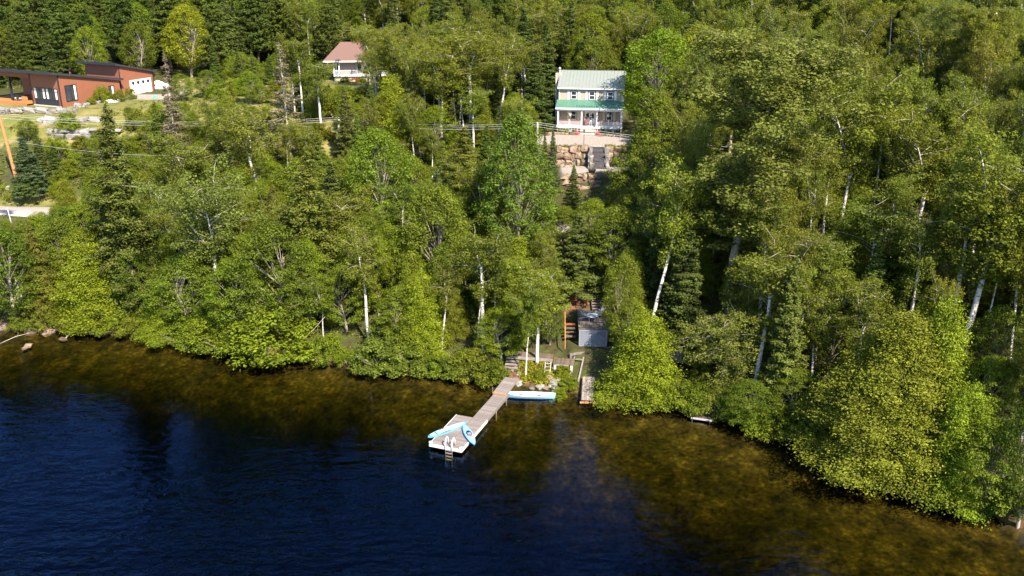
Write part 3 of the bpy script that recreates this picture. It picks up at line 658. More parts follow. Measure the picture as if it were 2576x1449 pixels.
def describe(kind, noun, x, y, z, h, tone, zone):
    px, py, _ = to_pix(x, y, z); size = h / {'birch': 10.5, 'maple': 8, 'cedar': 7.5, 'spruce': 10, 'hemlock': 9.5, 'pine': 13, 'shrub': 2, 'aspen': 16}.get(kind, 9)
    sz = 'tall' if size > 1.12 else 'small' if size < 0.82 else 'medium'
    ton = {'n': 'green', 'bright': 'fresh green', 'warm': 'golden-green', 'olive': 'olive', 'dark': 'dark', 'lime': 'lime', 'grey': 'greyish'}.get(tone, 'green')
    near = sorted(MARKS, key=lambda m_: math.hypot((m_[1]-px), (m_[2]-py)*1.6, (m_[3]-y)*6))[:18]
    best = None
    for m_ in near:
        dx, dy = px - m_[1], y - m_[3]
        if abs(dx) < 45: rel = 'behind' if dy > 0 else 'in front of'
        elif dy > 9: rel = ('behind and left of' if dx < 0 else 'behind and right of')
        elif dy < -9: rel = ('in front and left of' if dx < 0 else 'in front and right of')
        else: rel = 'left of' if dx < 0 else 'right of'
        if abs(dx) > 480: continue
        if dy > 32: rel = rel.replace('behind', 'far behind')
        lab = f'{sz} {ton} {noun} {rel} {m_[0]}'
        if lab not in USED: best = lab; break
    if best is None: return zone, True
    USED[best] = 1; return best, False

# shrubs along the water, each placed by itself
def rowan(px, py, w, tint, label, h=None):
    p = at_z(px, py, 0.1); y = float(shore(p.x)) + 0.35; _, _, dep = to_pix(p.x, y, 0.3)
    wd = w*dep/FPX; plant('shrub', p.x, y, h or wd*0.72, wd*1.15, T[tint], label, 'shrubs along the waterline')
for a in [
 (160, 838, 90, 'n', 'low shrub beside the bare bank and the pink boulders'), (215, 845, 90, 'olive', 'olive shrub above the fallen driftwood on the bank'),
 (285, 850, 90, 'bright', 'bright shrub at the water below the tall hemlock'), (345, 850, 90, 'n', 'rounded shrub at the water right of the driftwood bank'),
 (400, 860, 90, 'lime', 'yellow-green shrub under the short bank cedar'), (470, 875, 90, 'bright', 'fresh green shrub left of the grey snag in the water'),
 (530, 880, 120, 'bright', 'wide leafy shrub right of the grey snag in the water'), (600, 885, 100, 'n', 'shrub between the snag shrub and the big yellow shrub'),
 (695, 893, 190, 'yel', 'biggest yellow-green shrub bending over the water'), (760, 900, 90, 'n', 'shrub right of the biggest yellow-green one'), (815, 910, 100, 'bright', 'shrub trailing its twigs into the water near the leaning birch'),
 (880, 915, 60, 'lime', 'small lime shrub at the foot of the leaning birch'), (960, 925, 130, 'grey', 'grey-green shrub right of the leaning birch'), (1040, 930, 110, 'grey', 'grey-green shrub below the light cedar'),
 (1095, 935, 80, 'bright', 'bright shrub between the grey-green shrubs'), (1135, 962, 80, 'grey', 'pale round shrub standing out into the water'), (1185, 945, 110, 'n', 'green shrub left of the dock ramp'), (1235, 950, 80, 'dark', 'dark shrub touching the dock ramp'),
 (1545, 1010, 80, 'n', 'shrub beside the long dark launch plank'), (1680, 1035, 120, 'dark', 'dark shrub right of the bright shore cedar'), (1745, 1040, 100, 'dark', 'dark shrub left of the small hidden dock'),
 (1815, 1075, 110, 'grey', 'grey-green shrub right of the small hidden dock'), (1900, 1105, 120, 'lime', 'lime shrub hanging over dark shaded water'), (1960, 1120, 110, 'bright', 'bright shrub below the low waterline maple'),
 (2060, 1140, 120, 'n', 'shrub left of the bushy waterline maple'), (2190, 1205, 130, 'bright', 'shrub under the huge olive cedar'), (2290, 1235, 140, 'yel', 'yellow shrub at the skirt of the huge olive cedar'),
 (2370, 1260, 130, 'lime', 'lime shrub right of the huge olive cedar'), (2520, 1320, 120, 'deep', 'dark shrub at the eastern end of the water edge'), (60, 835, 70, 'n', 'small shrub on the sandy bank at the western end')]:
    rowan(*a)

# ------------------------------------------------------------------ trees: the wood between and behind them
KEEP = [  # picture windows that nothing may grow in front of, with the distance of what is seen there
 (1392, 172, 1572, 345, 133), (1352, 338, 1545, 480, 119), (0, 166, 372, 268, 144), (60, 255, 330, 330, 135), (300, 185, 480, 252, 150), (812, 118, 905, 212, 163),
 (1440, 650, 1522, 885, 86), (1412, 735, 1450, 900, 87), (1275, 880, 1500, 1010, 80), (0, 505, 125, 545, 112), (365, 362, 470, 392, 118), (600, 232, 700, 262, 148), (785, 262, 845, 300, 140), (0, 285, 48, 458, 140),
 (840, 296, 862, 362, 126), (1655, 850, 1720, 960, 86), (0, 170, 60, 262, 140), (905, 300, 1545, 322, 119)]
def clear(x, y, z, h, w):
    px, p0, dep = to_pix(x, y, z); _, p1, _ = to_pix(x, y, z + h); hw = w*0.5*FPX/dep*0.85
    for a, b, c, d, yy in KEEP:
        if y < yy and px + hw > a and px - hw < c and p1 < d and p0 > b: return False
    return True
HOUSES = [(3, 20, 118.8, 149), (-115, -62, 137, 164), (-70, -54, 146, 172), (-37, -17, 160, 184), (6.2, 10.9, 80, 103), (-3, 8, 78, 91)]
def free(x, y, rad):
    if any(a - 0.5 < x < b + 0.5 and c - 0.5 < y < d + 0.5 for a, b, c, d in HOUSES): return False
    if abs(y - float(road_y(x))) < 2.8: return False
    P = np.array(PLACED); d = np.hypot(P[:, 0] - x, P[:, 1] - y)
    return bool(np.all(d > 0.40*(P[:, 2] + rad)))
COUNT = {}
def fill(n, xr, yr, mix, label, group, tints, tries=14):
    done = 0
    ks = list(mix); ws = [mix[k][0] for k in ks]
    for _ in range(n*tries):
        if done >= n: break
        x = random.uniform(*xr); y = random.uniform(*yr)
        if y < float(shore(x)) + 1.2: continue
        k = random.choices(ks, ws)[0]; _, h0, h1, wr = mix[k]; h = random.uniform(h0, h1); w = h*wr*random.uniform(0.85, 1.2)
        z = gz(x, y); px, py, dep = to_pix(x, y, z)
        if px < -w*1.5*FPX/dep*0.5 - 30 or px > 2576 + w*FPX/dep*0.5 + 30 or to_pix(x, y, z + h)[1] > 1449 or py < -40: continue
        if not free(x, y, w*0.5): continue
        for f in (1, 0.72, 0.5, 0.34, 0.24):
            if clear(x, y, z, h*f, w*f**0.6): break
        else: continue
        if f < 0.4 and k not in ('shrub',): k2 = 'shrub'; h2 = max(0.9, h*f); w2 = h2*1.25
        else: k2, h2, w2 = k, h*f, w*f**0.6
        if not clear(x, y, z, h2, w2): continue
        if COUNT.get(WORD[k2][1], 0) > 285: continue
        COUNT[WORD[k2][1]] = COUNT.get(WORD[k2][1], 0) + 1
        tone = random.choice(tints); t = tuple(np.array(T[tone])*(0.85 + 0.3*random.random()))
        noun = {'birch': 'white-stemmed birch', 'aspen': 'broad aspen', 'maple': 'leafy maple', 'cedar': 'conical cedar', 'spruce': 'pointed spruce', 'hemlock': 'soft-needled hemlock', 'pine': 'long-needled pine', 'shrub': 'low shrub', 'dry_spruce': 'half-dead spruce', 'poplar': 'poplar'}[k2]
        plural = {'birch': 'birches', 'aspen': 'aspens', 'maple': 'maples', 'cedar': 'cedars', 'spruce': 'spruces', 'hemlock': 'hemlocks', 'pine': 'pines', 'shrub': 'low shrubs', 'dry_spruce': 'half-dead spruces', 'poplar': 'poplars'}[k2]
        lab, shared = describe(k2, noun, x, y, z, h2, tone, label[0].format(noun))
        plant(k2, x, y, h2, w2, t, lab, plural + ' ' + group)
        done += 1
    return done
N = []
N.append(fill(125, (-62, 4), (84, 112), dict(birch=(.22, 7, 11, .42), maple=(.34, 6, 10, .62), cedar=(.26, 5, 9, .48), spruce=(.1, 6, 11, .36), hemlock=(.08, 7, 11, .4)),
     ('{0} in the mixed wood between the western shore and the gravel road',), 'between the western shore and the road', ['n', 'bright', 'warm', 'olive', 'dark', 'lime']))
N.append(fill(104, (11, 56), (56, 108), dict(birch=(.58, 11, 16, .30), maple=(.26, 6, 11, .6), cedar=(.14, 6, 10, .46), spruce=(.1, 9, 14, .32)),
     ('{0} in the steep wood between the eastern shore and the house hill',), 'between the eastern shore and the house hill', ['n', 'n', 'warm', 'bright', 'olive', 'dark']))
N.append(fill(80, (-72, 4), (112, 137), dict(birch=(.3, 6, 10, .45), maple=(.32, 4, 8, .7), cedar=(.12, 4, 8, .45), spruce=(.2, 6, 11, .36), shrub=(.06, 1.5, 2.5, 1.2)),
     ('{0} on the slope between the gravel road and the power lines',), 'between the road and the power lines', ['n', 'bright', 'warm', 'olive', 'lime']))
N.append(fill(84, (18, 80), (100, 150), dict(birch=(.56, 11, 16, .36), aspen=(.1, 14, 18, .36), maple=(.28, 8, 12, .6), spruce=(.12, 9, 14, .34)),
     ('{0} in the tall wood right of the green-roofed house',), 'right of the green-roofed house', ['n', 'warm', 'bright', 'olive', 'grey']))
N.append(fill(60, (-34, 4), (136, 166), dict(birch=(.66, 9, 14, .38), spruce=(.16, 8, 13, .32), maple=(.18, 6, 10, .6)),
     ('{0} in the stand between the red-roofed house and the green-roofed house',), 'between the two roofs', ['n', 'warm', 'warm', 'olive']))
N.append(fill(125, (-125, -50), (164, 232), dict(pine=(.55, 11, 16, .46), spruce=(.16, 8, 13, .34), maple=(.22, 8, 12, .62), hemlock=(.07, 8, 12, .4)),
     ('{0} in the forest on the hill behind the terracotta house',), 'behind the terracotta house', ['n', 'dark', 'n', 'bright']))
N.append(fill(110, (-55, 12), (180, 232), dict(birch=(.3, 11, 15, .42), spruce=(.24, 10, 15, .32), maple=(.3, 9, 13, .6), pine=(.16, 11, 15, .42)),
     ('{0} in the forest on the hill behind the red-roofed house',), 'on the hill behind the red-roofed house', ['n', 'warm', 'bright', 'olive', 'dark']))
N.append(fill(150, (2, 130), (148, 232), dict(birch=(.36, 11, 16, .44), aspen=(.08, 14, 18, .36), spruce=(.22, 10, 15, .34), maple=(.34, 9, 13, .62)),
     ('{0} in the forest on the hill behind the green-roofed house',), 'on the hill behind the green-roofed house', ['n', 'warm', 'bright', 'olive', 'dark']))
N.append(fill(70, (-62, -12), (126, 182), dict(shrub=(.4, 1.5, 3, 1.3), maple=(.4, 3, 6, .85), spruce=(.2, 4, 8, .4)),
     ('{0} on the grass between the terracotta house and the red-roofed house',), 'on the grass between the hill houses', ['bright', 'lime', 'n']))
N.append(fill(120, (-62, 5), (84, 128), dict(shrub=(1, 1.4, 3.4, 1.25)), ('{0} under the trees between the western shore and the road',), 'under the western trees', ['n', 'bright', 'dark', 'lime']))
N.append(fill(52, (11, 56), (56, 100), dict(shrub=(1, 1.6, 3.6, 1.2)), ('{0} under the trees of the eastern shore',), 'under the eastern trees', ['n', 'bright', 'dark', 'n']))
print('FILL', N, COUNT, len(PLACED))

mg = Crown()
for _ in range(2600):
    x = random.uniform(-95, -16); y = random.uniform(121, 182)
    if any(a - 0.3 < x < b and c < y < d for a, b, c, d in ((-95, -62.5, 147, 164), (-34, -18, 166, 178), (-67, -56, 155.5, 162.5))): continue
    if abs(y - float(road_y(x))) < 2.6 or random.random() > 0.5 + 0.5*math.sin(x*0.35 + y*0.2)*math.sin(y*0.45): continue
    mg.clump((x, y, gz(x, y) + 0.1), 0.25 + 0.45*random.random(), 14, 0.22, 0.5, 1.0, tone=0.7 + 0.7*random.random())
o = link('meadow_plants', mg.mesh('meadow_plants', M['shrub_leaf'])); o.color = (1.35, 1.1, 1.1, 1); tag(o, 'rough grass and weeds on the open hillside by the houses', 'grass', kind='stuff')

# ground cover under the trees
gc = Crown(); k = 0
for _ in range(9000):
    x = random.uniform(-80, 62); y = random.uniform(56, 160)
    s = y - float(shore(x))
    if s < 0.5: continue
    if abs(x*FPX/(y*1.05)) > 1330: continue
    if any(a < x < b and c < y < d for a, b, c, d in HOUSES) or abs(y - float(road_y(x))) < 2.4: continue
    z = gz(x, y); gc.clump((x, y, z + 0.12), 0.35 + 0.4*random.random(), 16, 0.24, 0.45, 1.2, tone=0.7 + 0.5*random.random())
o = link('ground_cover', gc.mesh('ground_cover', M['shrub_leaf'])); o.color = (1, 1, 1, 1)
tag(o, 'low green ground cover growing under the trees', 'ground cover', kind='stuff')
# ------------------------------------------------------------------ materials of built things
M['siding'] = mat('beige_siding', (0.38, 0.31, 0.24), 0.7, 0.05, 6, bump=0.15, stretch=(0.3, 0.3, 14))
M['white'] = mat('white_paint', (0.74, 0.72, 0.70), 0.5, 0.04, 4)
M['cream'] = mat('cream_paint', (0.62, 0.53, 0.36), 0.6, 0.06, 5)
M['green_roof_sheen'] = mat('green_metal_roof_sky_sheen', (0.21, 0.225, 0.195), 0.45, 0.06, 2)  # same green paint as the porch roof, sky reflection painted in as pale grey
M['green_porch_roof'] = mat('green_porch_roof', (0.072, 0.18, 0.125), 0.45, 0.10, 2)
M['green_trim'] = mat('dark_green_trim', (0.03, 0.09, 0.08), 0.5, 0.1)
M['glass'] = mat('window_glass', (0.035, 0.04, 0.05), 0.06, 0.3, 1, spec=0.8)
M['redwood'] = mat('red_stained_wood', (0.30, 0.085, 0.05), 0.6, 0.2, 6)
M['stone'] = mat('pink_granite', (0.22, 0.15, 0.105), 0.9, 0.55, 2.2, bump=0.9, isl=0.55)
M['grey_stone'] = mat('grey_granite', (0.22, 0.20, 0.185), 0.9, 0.45, 2.2, bump=0.7, isl=0.25)
M['terracotta'] = mat('terracotta_cladding', (0.235, 0.083, 0.041), 0.7, 0.06, 1.2, isl=0.0)
M['dark_trim'] = mat('dark_metal_trim', (0.022, 0.022, 0.032), 0.45, 0.2)
M['dark_roof'] = mat('dark_roof', (0.03, 0.03, 0.04), 0.6, 0.2)
M['concrete'] = mat('concrete', (0.50, 0.47, 0.43), 0.9, 0.12, 3)
M['red_roof'] = mat('red_shingles', (0.15, 0.082, 0.065), 0.85, 0.14, 7, bump=0.3, stretch=(0.6, 0.6, 3))
M['grey_brick'] = mat('grey_brick', (0.33, 0.28, 0.26), 0.9, 0.2, 8)
M['dock_wood'] = mat('weathered_dock_wood', (0.20, 0.165, 0.15), 0.85, 0.34, 2.6, bump=0.4, stretch=(1, 14, 14), isl=0.22)
M['dark_wood'] = mat('dark_old_wood', (0.12, 0.085, 0.06), 0.9, 0.35, 3, bump=0.4, isl=0.25)
M['grey_wood'] = mat('grey_old_wood', (0.20, 0.165, 0.145), 0.9, 0.3, 3, bump=0.4, isl=0.25)
M['step_stone_shade'] = mat('shade_toned_step_stone', (0.06, 0.055, 0.06), 0.9, 0.35, 3, bump=0.6, isl=0.3)  # tree shade over the steps is put into this dark colour
M['orange_wood'] = mat('orange_stained_wood', (0.42, 0.17, 0.05), 0.75, 0.2, 3, isl=0.1)
M['orange_pole'] = mat('orange_treated_pole', (0.45, 0.19, 0.075), 0.85, 0.2, 2, stretch=(3, 3, 0.6))
M['pole_grey'] = mat('grey_wooden_pole', (0.48, 0.42, 0.36), 0.9, 0.2, 2, stretch=(3, 3, 0.6))
M['canoe_blue'] = mat('pale_blue_hull', (0.27, 0.50, 0.70), 0.35, 0.05, 2)
M['canoe_white'] = mat('canoe_white_inside', (0.78, 0.76, 0.68), 0.5, 0.05, 2)
M['red_seat'] = mat('red_brown_seat', (0.40, 0.12, 0.085), 0.7, 0.15, 4)
M['kayak_blue'] = mat('kayak_blue', (0.05, 0.25, 0.60), 0.3, 0.06, 2)
M['kayak_light'] = mat('kayak_light_deck', (0.24, 0.48, 0.72), 0.35, 0.1, 3)
M['navy'] = mat('navy_blue', (0.012, 0.02, 0.09), 0.4, 0.2)
M['sky_blue'] = mat('board_sky_blue', (0.09, 0.36, 0.68), 0.4, 0.06, 2)
M['black'] = mat('black_plastic', (0.015, 0.015, 0.018), 0.5, 0.2)
M['alu'] = mat('aluminium', (0.75, 0.75, 0.77), 0.35, 0.05, 3, metal=0.6)
M['lattice'] = mat('blue_grey_lattice', (0.22, 0.24, 0.29), 0.7, 0.1, 4)
M['plastic_grey'] = mat('grey_resin', (0.40, 0.37, 0.39), 0.6, 0.08, 3)
M['table_top'] = mat('frosted_table_top', (0.55, 0.60, 0.68), 0.3, 0.05, 2)
M['wire'] = mat('power_wire', (0.42, 0.40, 0.39), 0.6, 0.1)
M['red_pot'] = mat('red_pot', (0.62, 0.05, 0.06), 0.5, 0.1)
M['red_flower'] = leaf_mat('red_flower', (0.62, 0.04, 0.05), trans=0.2)
M['white_flower'] = leaf_mat('white_flower', (0.75, 0.72, 0.62), trans=0.2)
M['skin'] = mat('skin', (0.50, 0.29, 0.20), 0.6, 0.05)
M['dark_cloth'] = mat('dark_cloth', (0.02, 0.02, 0.025), 0.9, 0.2)
M['pale_cloth'] = mat('pale_blue_cloth', (0.42, 0.45, 0.55), 0.9, 0.1)
M['red_cloth'] = mat('red_cloth', (0.42, 0.09, 0.08), 0.9, 0.1)
M['hair'] = mat('brown_hair', (0.04, 0.022, 0.012), 0.7, 0.2)
M['tarp'] = mat('white_tarp', (0.72, 0.73, 0.75), 0.6, 0.08, 2, bump=0.3)
M['curtain'] = mat('white_curtain', (0.70, 0.68, 0.62), 0.8, 0.08, 5)
M['teal'] = mat('teal_plastic', (0.10, 0.48, 0.42), 0.5, 0.1)

def stone_mesh(seed, m, flat=0.75):
    g = np.random.default_rng(seed); bm = bmesh.new(); bmesh.ops.create_cube(bm, size=1.0)
    bmesh.ops.bevel(bm, geom=bm.edges[:], offset=0.16, segments=1, affect='EDGES')
    for v in bm.verts: v.co += Vector(g.normal(size=3)*0.095)
    me = bpy.data.meshes.new('stone'); bm.to_mesh(me); bm.free(); me.materials.append(m); return me
STONE = [stone_mesh(i, M['stone']) for i in range(6)]
GSTONE = [stone_mesh(20+i, M['grey_stone']) for i in range(6)]
def stone(parent, loc, size, rz=0.0, lib=STONE, name='stone'):
    return link(name, random.choice(lib), parent, loc, (random.gauss(0, .06), random.gauss(0, .06), rz + random.gauss(0, .08) + random.choice((0, math.pi))), size)

def stone_wall(label, x0, y0, x1, y1, z, rows, L, depth, lib=STONE, group=None, gap=None, slope=0.0):
    """dry wall of big boulders from (x0,y0) to (x1,y1); rows: heights from the bottom"""
    d = Vector((x1-x0, y1-y0, 0)); ln = d.length; rz = math.atan2(d.y, d.x)
    t = thing('stone_retaining_wall', label, 'stone wall', (x0, y0, z), rz, group); zz = 0.0
    for k, h in enumerate(rows):
        x = -random.random()*L*0.5
        while x < ln:
            w = L*random.choice((0.45, 0.7, 0.9, 1.1, 1.5))*random.uniform(.9, 1.1)
            if not gap or not (gap[0] < x + w/2 < gap[1]):
                stone(t, (x + w/2, k*0.18 + random.gauss(0, .12), zz + h/2 + slope*x + random.gauss(0, .06)), (w*1.02, depth*random.uniform(.8, 1.2), h*random.uniform(.8, 1.22)), 0, lib)
            x += w
        zz += h*0.97
    return t

# ------------------------------------------------------------------ house with the green roof
HO = at_y(1401.5, 318.7, 135.5); HYAW = R(-8.0); HZ = 15.45
hr = thing('green_roofed_house', 'two-storey beige house with green metal roof and white front porch', 'house', (HO.x, HO.y, HZ), HYAW)
FL = 0.98          # porch floor above ground
W_, D0, D1 = 9.35, 2.0, 10.6        # front width, porch depth, back wall
def part(mb, name, m, parent=hr, **k): return mb.build(name, m, parent, **k)
b = MB(); b.box(0.05, W_-0.05, D0, D1, -0.3, FL+5.35); b.prism([(0.05, D0, FL+5.35), (0.05, D1, FL+5.35), (0.05, (D0+D1)/2, FL+7.1)], (0, 0, 0), (W_-0.1, 0, 0)); wall = part(b, 'wall', M['siding'])
b = MB(); 
for x in (0.0, W_-0.16): b.box(x, x+0.16, D0-0.04, D0+0.12, FL, FL+5.3)
b.box(0.16, W_-0.16, D0-0.03, D0-0.003, FL+5.12, FL+5.3); part(b, 'corner_trim', M['white'])
def roof_slab(x0, x1, ya, za, yb, zb, th=0.10):
    q = MB(); n = Vector((0, -(zb-za), yb-ya)).normalized()*th
    q.prism([(x0, ya, za), (x0, yb, zb), (x0, yb+n.y, zb+n.z), (x0, ya+n.y, za+n.z)], (0, 0, 0), (x1-x0, 0, 0)); return q
ym = (D0+D1)/2
rb = roof_slab(-0.15, W_+0.2, D0-0.35, FL+5.32, ym, FL+7.22); rb2 = roof_slab(-0.15, W_+0.2, D1+0.35, FL+5.32, ym, FL+7.22); rb.add(rb2.v, rb2.f)
roof = part(rb, 'roof', M['green_roof_sheen'])
b = MB(); b.box(-0.15, W_+0.2, ym-0.09, ym+0.09, FL+7.27, FL+7.36); part(b, 'ridge_cap', M['green_roof_sheen'], roof)
b = MB(); b.box(-0.17, W_+0.22, D0-0.47, D0-0.36, FL+5.20, FL+5.36); part(b, 'gutter', M['white'], roof)
b = MB()
for y0, y1 in ((D0-0.35, ym), (D1+0.35, ym)):
    for x in (-0.18, W_+0.2): b.beam((x+0.0, y0, FL+5.25), (x, y1, FL+7.15), 0.04, 0.2)
part(b, 'barge_board', M['white'], roof)
b = MB(); b.box(-0.75, 0.04, ym-1.35, ym-0.15, -0.3, FL+7.0); ch = part(b, 'chimney', M['siding'])
b = MB()
for x in (-0.77, -0.06):
    for y in (ym-1.37, ym-0.25): b.box(x, x+0.12, y, y+0.12, FL, FL+7.02)
part(b, 'chimney_trim', M['white'], ch)
b = MB(); b.lathe([(0.13, 0), (0.13, 0.55), (0.2, 0.55), (0.2, 0.72), (0.06, 0.85)], (-0.25, ym-0.75, FL+7.0), 10); part(b, 'chimney_pipe', M['alu'], ch)
b = MB()
for k in range(20): x = -0.1 + k*0.5; b.beam((x, D0-0.36, FL+5.44), (x, ym-0.1, FL+7.33), .03, .035)
q = part(b, 'roof_seams', M['green_roof_sheen'], roof); q['kind'] = 'stuff'
pr = part(roof_slab(-0.25, W_+0.2, -0.35, FL+2.72, D0-0.01, FL+3.5), 'porch_roof', M['green_porch_roof'])
b = MB(); b.box(-0.25, W_+0.2, -0.42, -0.36, FL+2.56, FL+2.78); b.box(-0.25, -0.2, -0.35, D0, FL+2.58, FL+2.72); part(b, 'porch_fascia', M['white'], pr)
b = MB()
for k in range(20): x = -0.2 + k*0.5; b.beam((x, -0.36, FL+2.83), (x, D0-.03, FL+3.60), .03, .035)
q = part(b, 'roof_seams', M['green_porch_roof'], pr); q['kind'] = 'stuff'
b = MB()
for k in range(9):
    x = 2.75 + k*0.36; b.box(x, x+0.16, 0.02, 0.06, FL+2.94, FL+3.08)
b.box(2.7, 5.8, 0.03, 0.05, FL+3.02, FL+3.05); part(b, 'snow_guard', M['green_trim'], pr)
b = MB(); b.box(-0.1, W_+0.05, -0.12, 0.18, FL+2.32, FL+2.56); part(b, 'porch_beam', M['white'])
b = MB(); b.box(-0.12, W_+0.08, -0.2, D0-0.005, FL-0.14, FL); part(b, 'porch_floor', M['white'])
b = MB()
for x in [i*0.42 for i in range(0, 23)]:
    if 3.6 < x < 5.6: continue
    b.box(x, x+0.05, -0.15, -0.11, 0, FL-0.15)
b.box(0, W_, 0.1, 0.16, -0.2, FL-0.15); part(b, 'porch_skirt', M['white'])
for x in (0.0, 3.45, 5.65, W_-0.2):
    b = MB(); b.box(x, x+0.2, -0.1, 0.1, FL, FL+2.33); b.box(x-0.04, x+0.24, -0.14, 0.14, FL, FL+0.2); b.box(x-0.04, x+0.24, -0.14, 0.14, FL+2.15, FL+2.33); part(b, 'porch_column', M['white'])
for x0, x1 in ((0.2, 1.72), (1.86, 3.45), (5.85, 7.38), (7.52, 9.15)):
    b = MB(); n = int((x1-x0)/0.115)
    for i in range(n):
        x = x0+(i+0.5)*(x1-x0)/n; b.box(x-0.02, x+0.02, -0.02, 0.02, FL+0.12, FL+0.88)
    b.box(x0, x1, -0.03, 0.03, FL+0.06, FL+0.12); rl = part(b, 'railing', M['white'])
    b = MB(); b.box(x0, x1, -0.06, 0.06, FL+0.88, FL+0.97); part(b, 'handrail', M['redwood'], rl)
for x in (1.72, 7.38):
    b = MB(); b.box(x, x+0.14, -0.07, 0.07, FL, FL+1.05); part(b, 'railing_post', M['white'])
def window(cx, z0, w, h, shut, y=D0):
    b = MB(); b.box(cx-w/2-.10, cx+w/2+.10, y-.05, y+.0, z0-.10, z0+h+.10); fr = part(b, 'window', M['green_trim'])
    b = MB()
    b.box(cx-w/2, cx-w/2+.09, y-.09, y-.052, z0, z0+h); b.box(cx+w/2-.09, cx+w/2, y-.09, y-.052, z0, z0+h)
    for zz in (z0, z0+h/2-.035, z0+h-.08): b.box(cx-w/2+.09, cx+w/2-.09, y-.088, y-.052, zz, zz+.08)
    part(b, 'sash', M['white'], fr)
    for zz in (z0+.08, z0+h/2+.045):
        b = MB(); b.box(cx-w/2+.09, cx+w/2-.09, y-.07, y-.054, zz, zz+h/2-.125); part(b, 'pane', M['glass'], fr)
    for s in (-1, 1):
        x = cx+s*(w/2+.10+.22); b = MB(); b.box(x-.19, x+.19, y-.06, y-.003, z0-.06, z0+h+.08)
        for k in range(7): b.box(x-.15, x+.15, y-.075, y-.061, z0+.05+k*h/7.4, z0+.05+k*h/7.4+.08)
        part(b, 'shutter', M[shut])
for cx in (2.2, 4.85, 7.5): window(cx, FL+3.68, 0.86, 1.16, 'white')
for cx in (2.2, 7.45): window(cx, FL+0.72, 0.86, 1.3, 'cream')
b = MB(); b.box(3.88, 5.52, D0-.06, D0-.003, FL, FL+2.2); dfr = part(b, 'door_frame', M['white'])
for x in (3.98, 4.72):
    b = MB(); b.box(x, x+.7, D0-.10, D0-.062, FL+.03, FL+2.1); dr = part(b, 'door', M['white'])
    b = MB(); b.lathe([(0.001, -.012), (.17, -.01), (.17, .01), (.001, .012)], (0, 0, 0), 14, 1, 2.6); o = part(b, 'oval_pane', M['glass'], dr); o.location = (x+.35, D0-.108, FL+1.3); o.rotation_euler = (R(90), 0, 0)
    b = MB(); b.box(x+(.62 if x < 4.2 else .05), x+(.66 if x < 4.2 else .09), D0-.14, D0-.101, FL+.95, FL+1.1); part(b, 'door_handle', M['alu'], dr)
b = MB(); b.lathe([(.05, 0), (.09, .05), (.07, .22), (.02, .27)], (5.95, D0-.12, FL+1.75), 8); part(b, 'porch_lamp', M['black'])
for k in range(5):
    b = MB(); b.box(3.4, 5.75, -0.22-0.30*(5-k), -0.21-0.30*(4-k)+(-0.0), 0.0, FL*(k+1)/6); part(b, 'step', M['concrete'] if k % 2 else M['stone'])
b = MB(); b.box(W_-0.05, W_+0.08, D0-.2, D0-.1, 0, FL+5.2); part(b, 'downpipe', M['white'])
def HW(x, y, z=0.0):
    c, s = math.cos(HYAW), math.sin(HYAW); return (HO.x + x*c - y*s, HO.y + x*s + y*c, HZ + z)

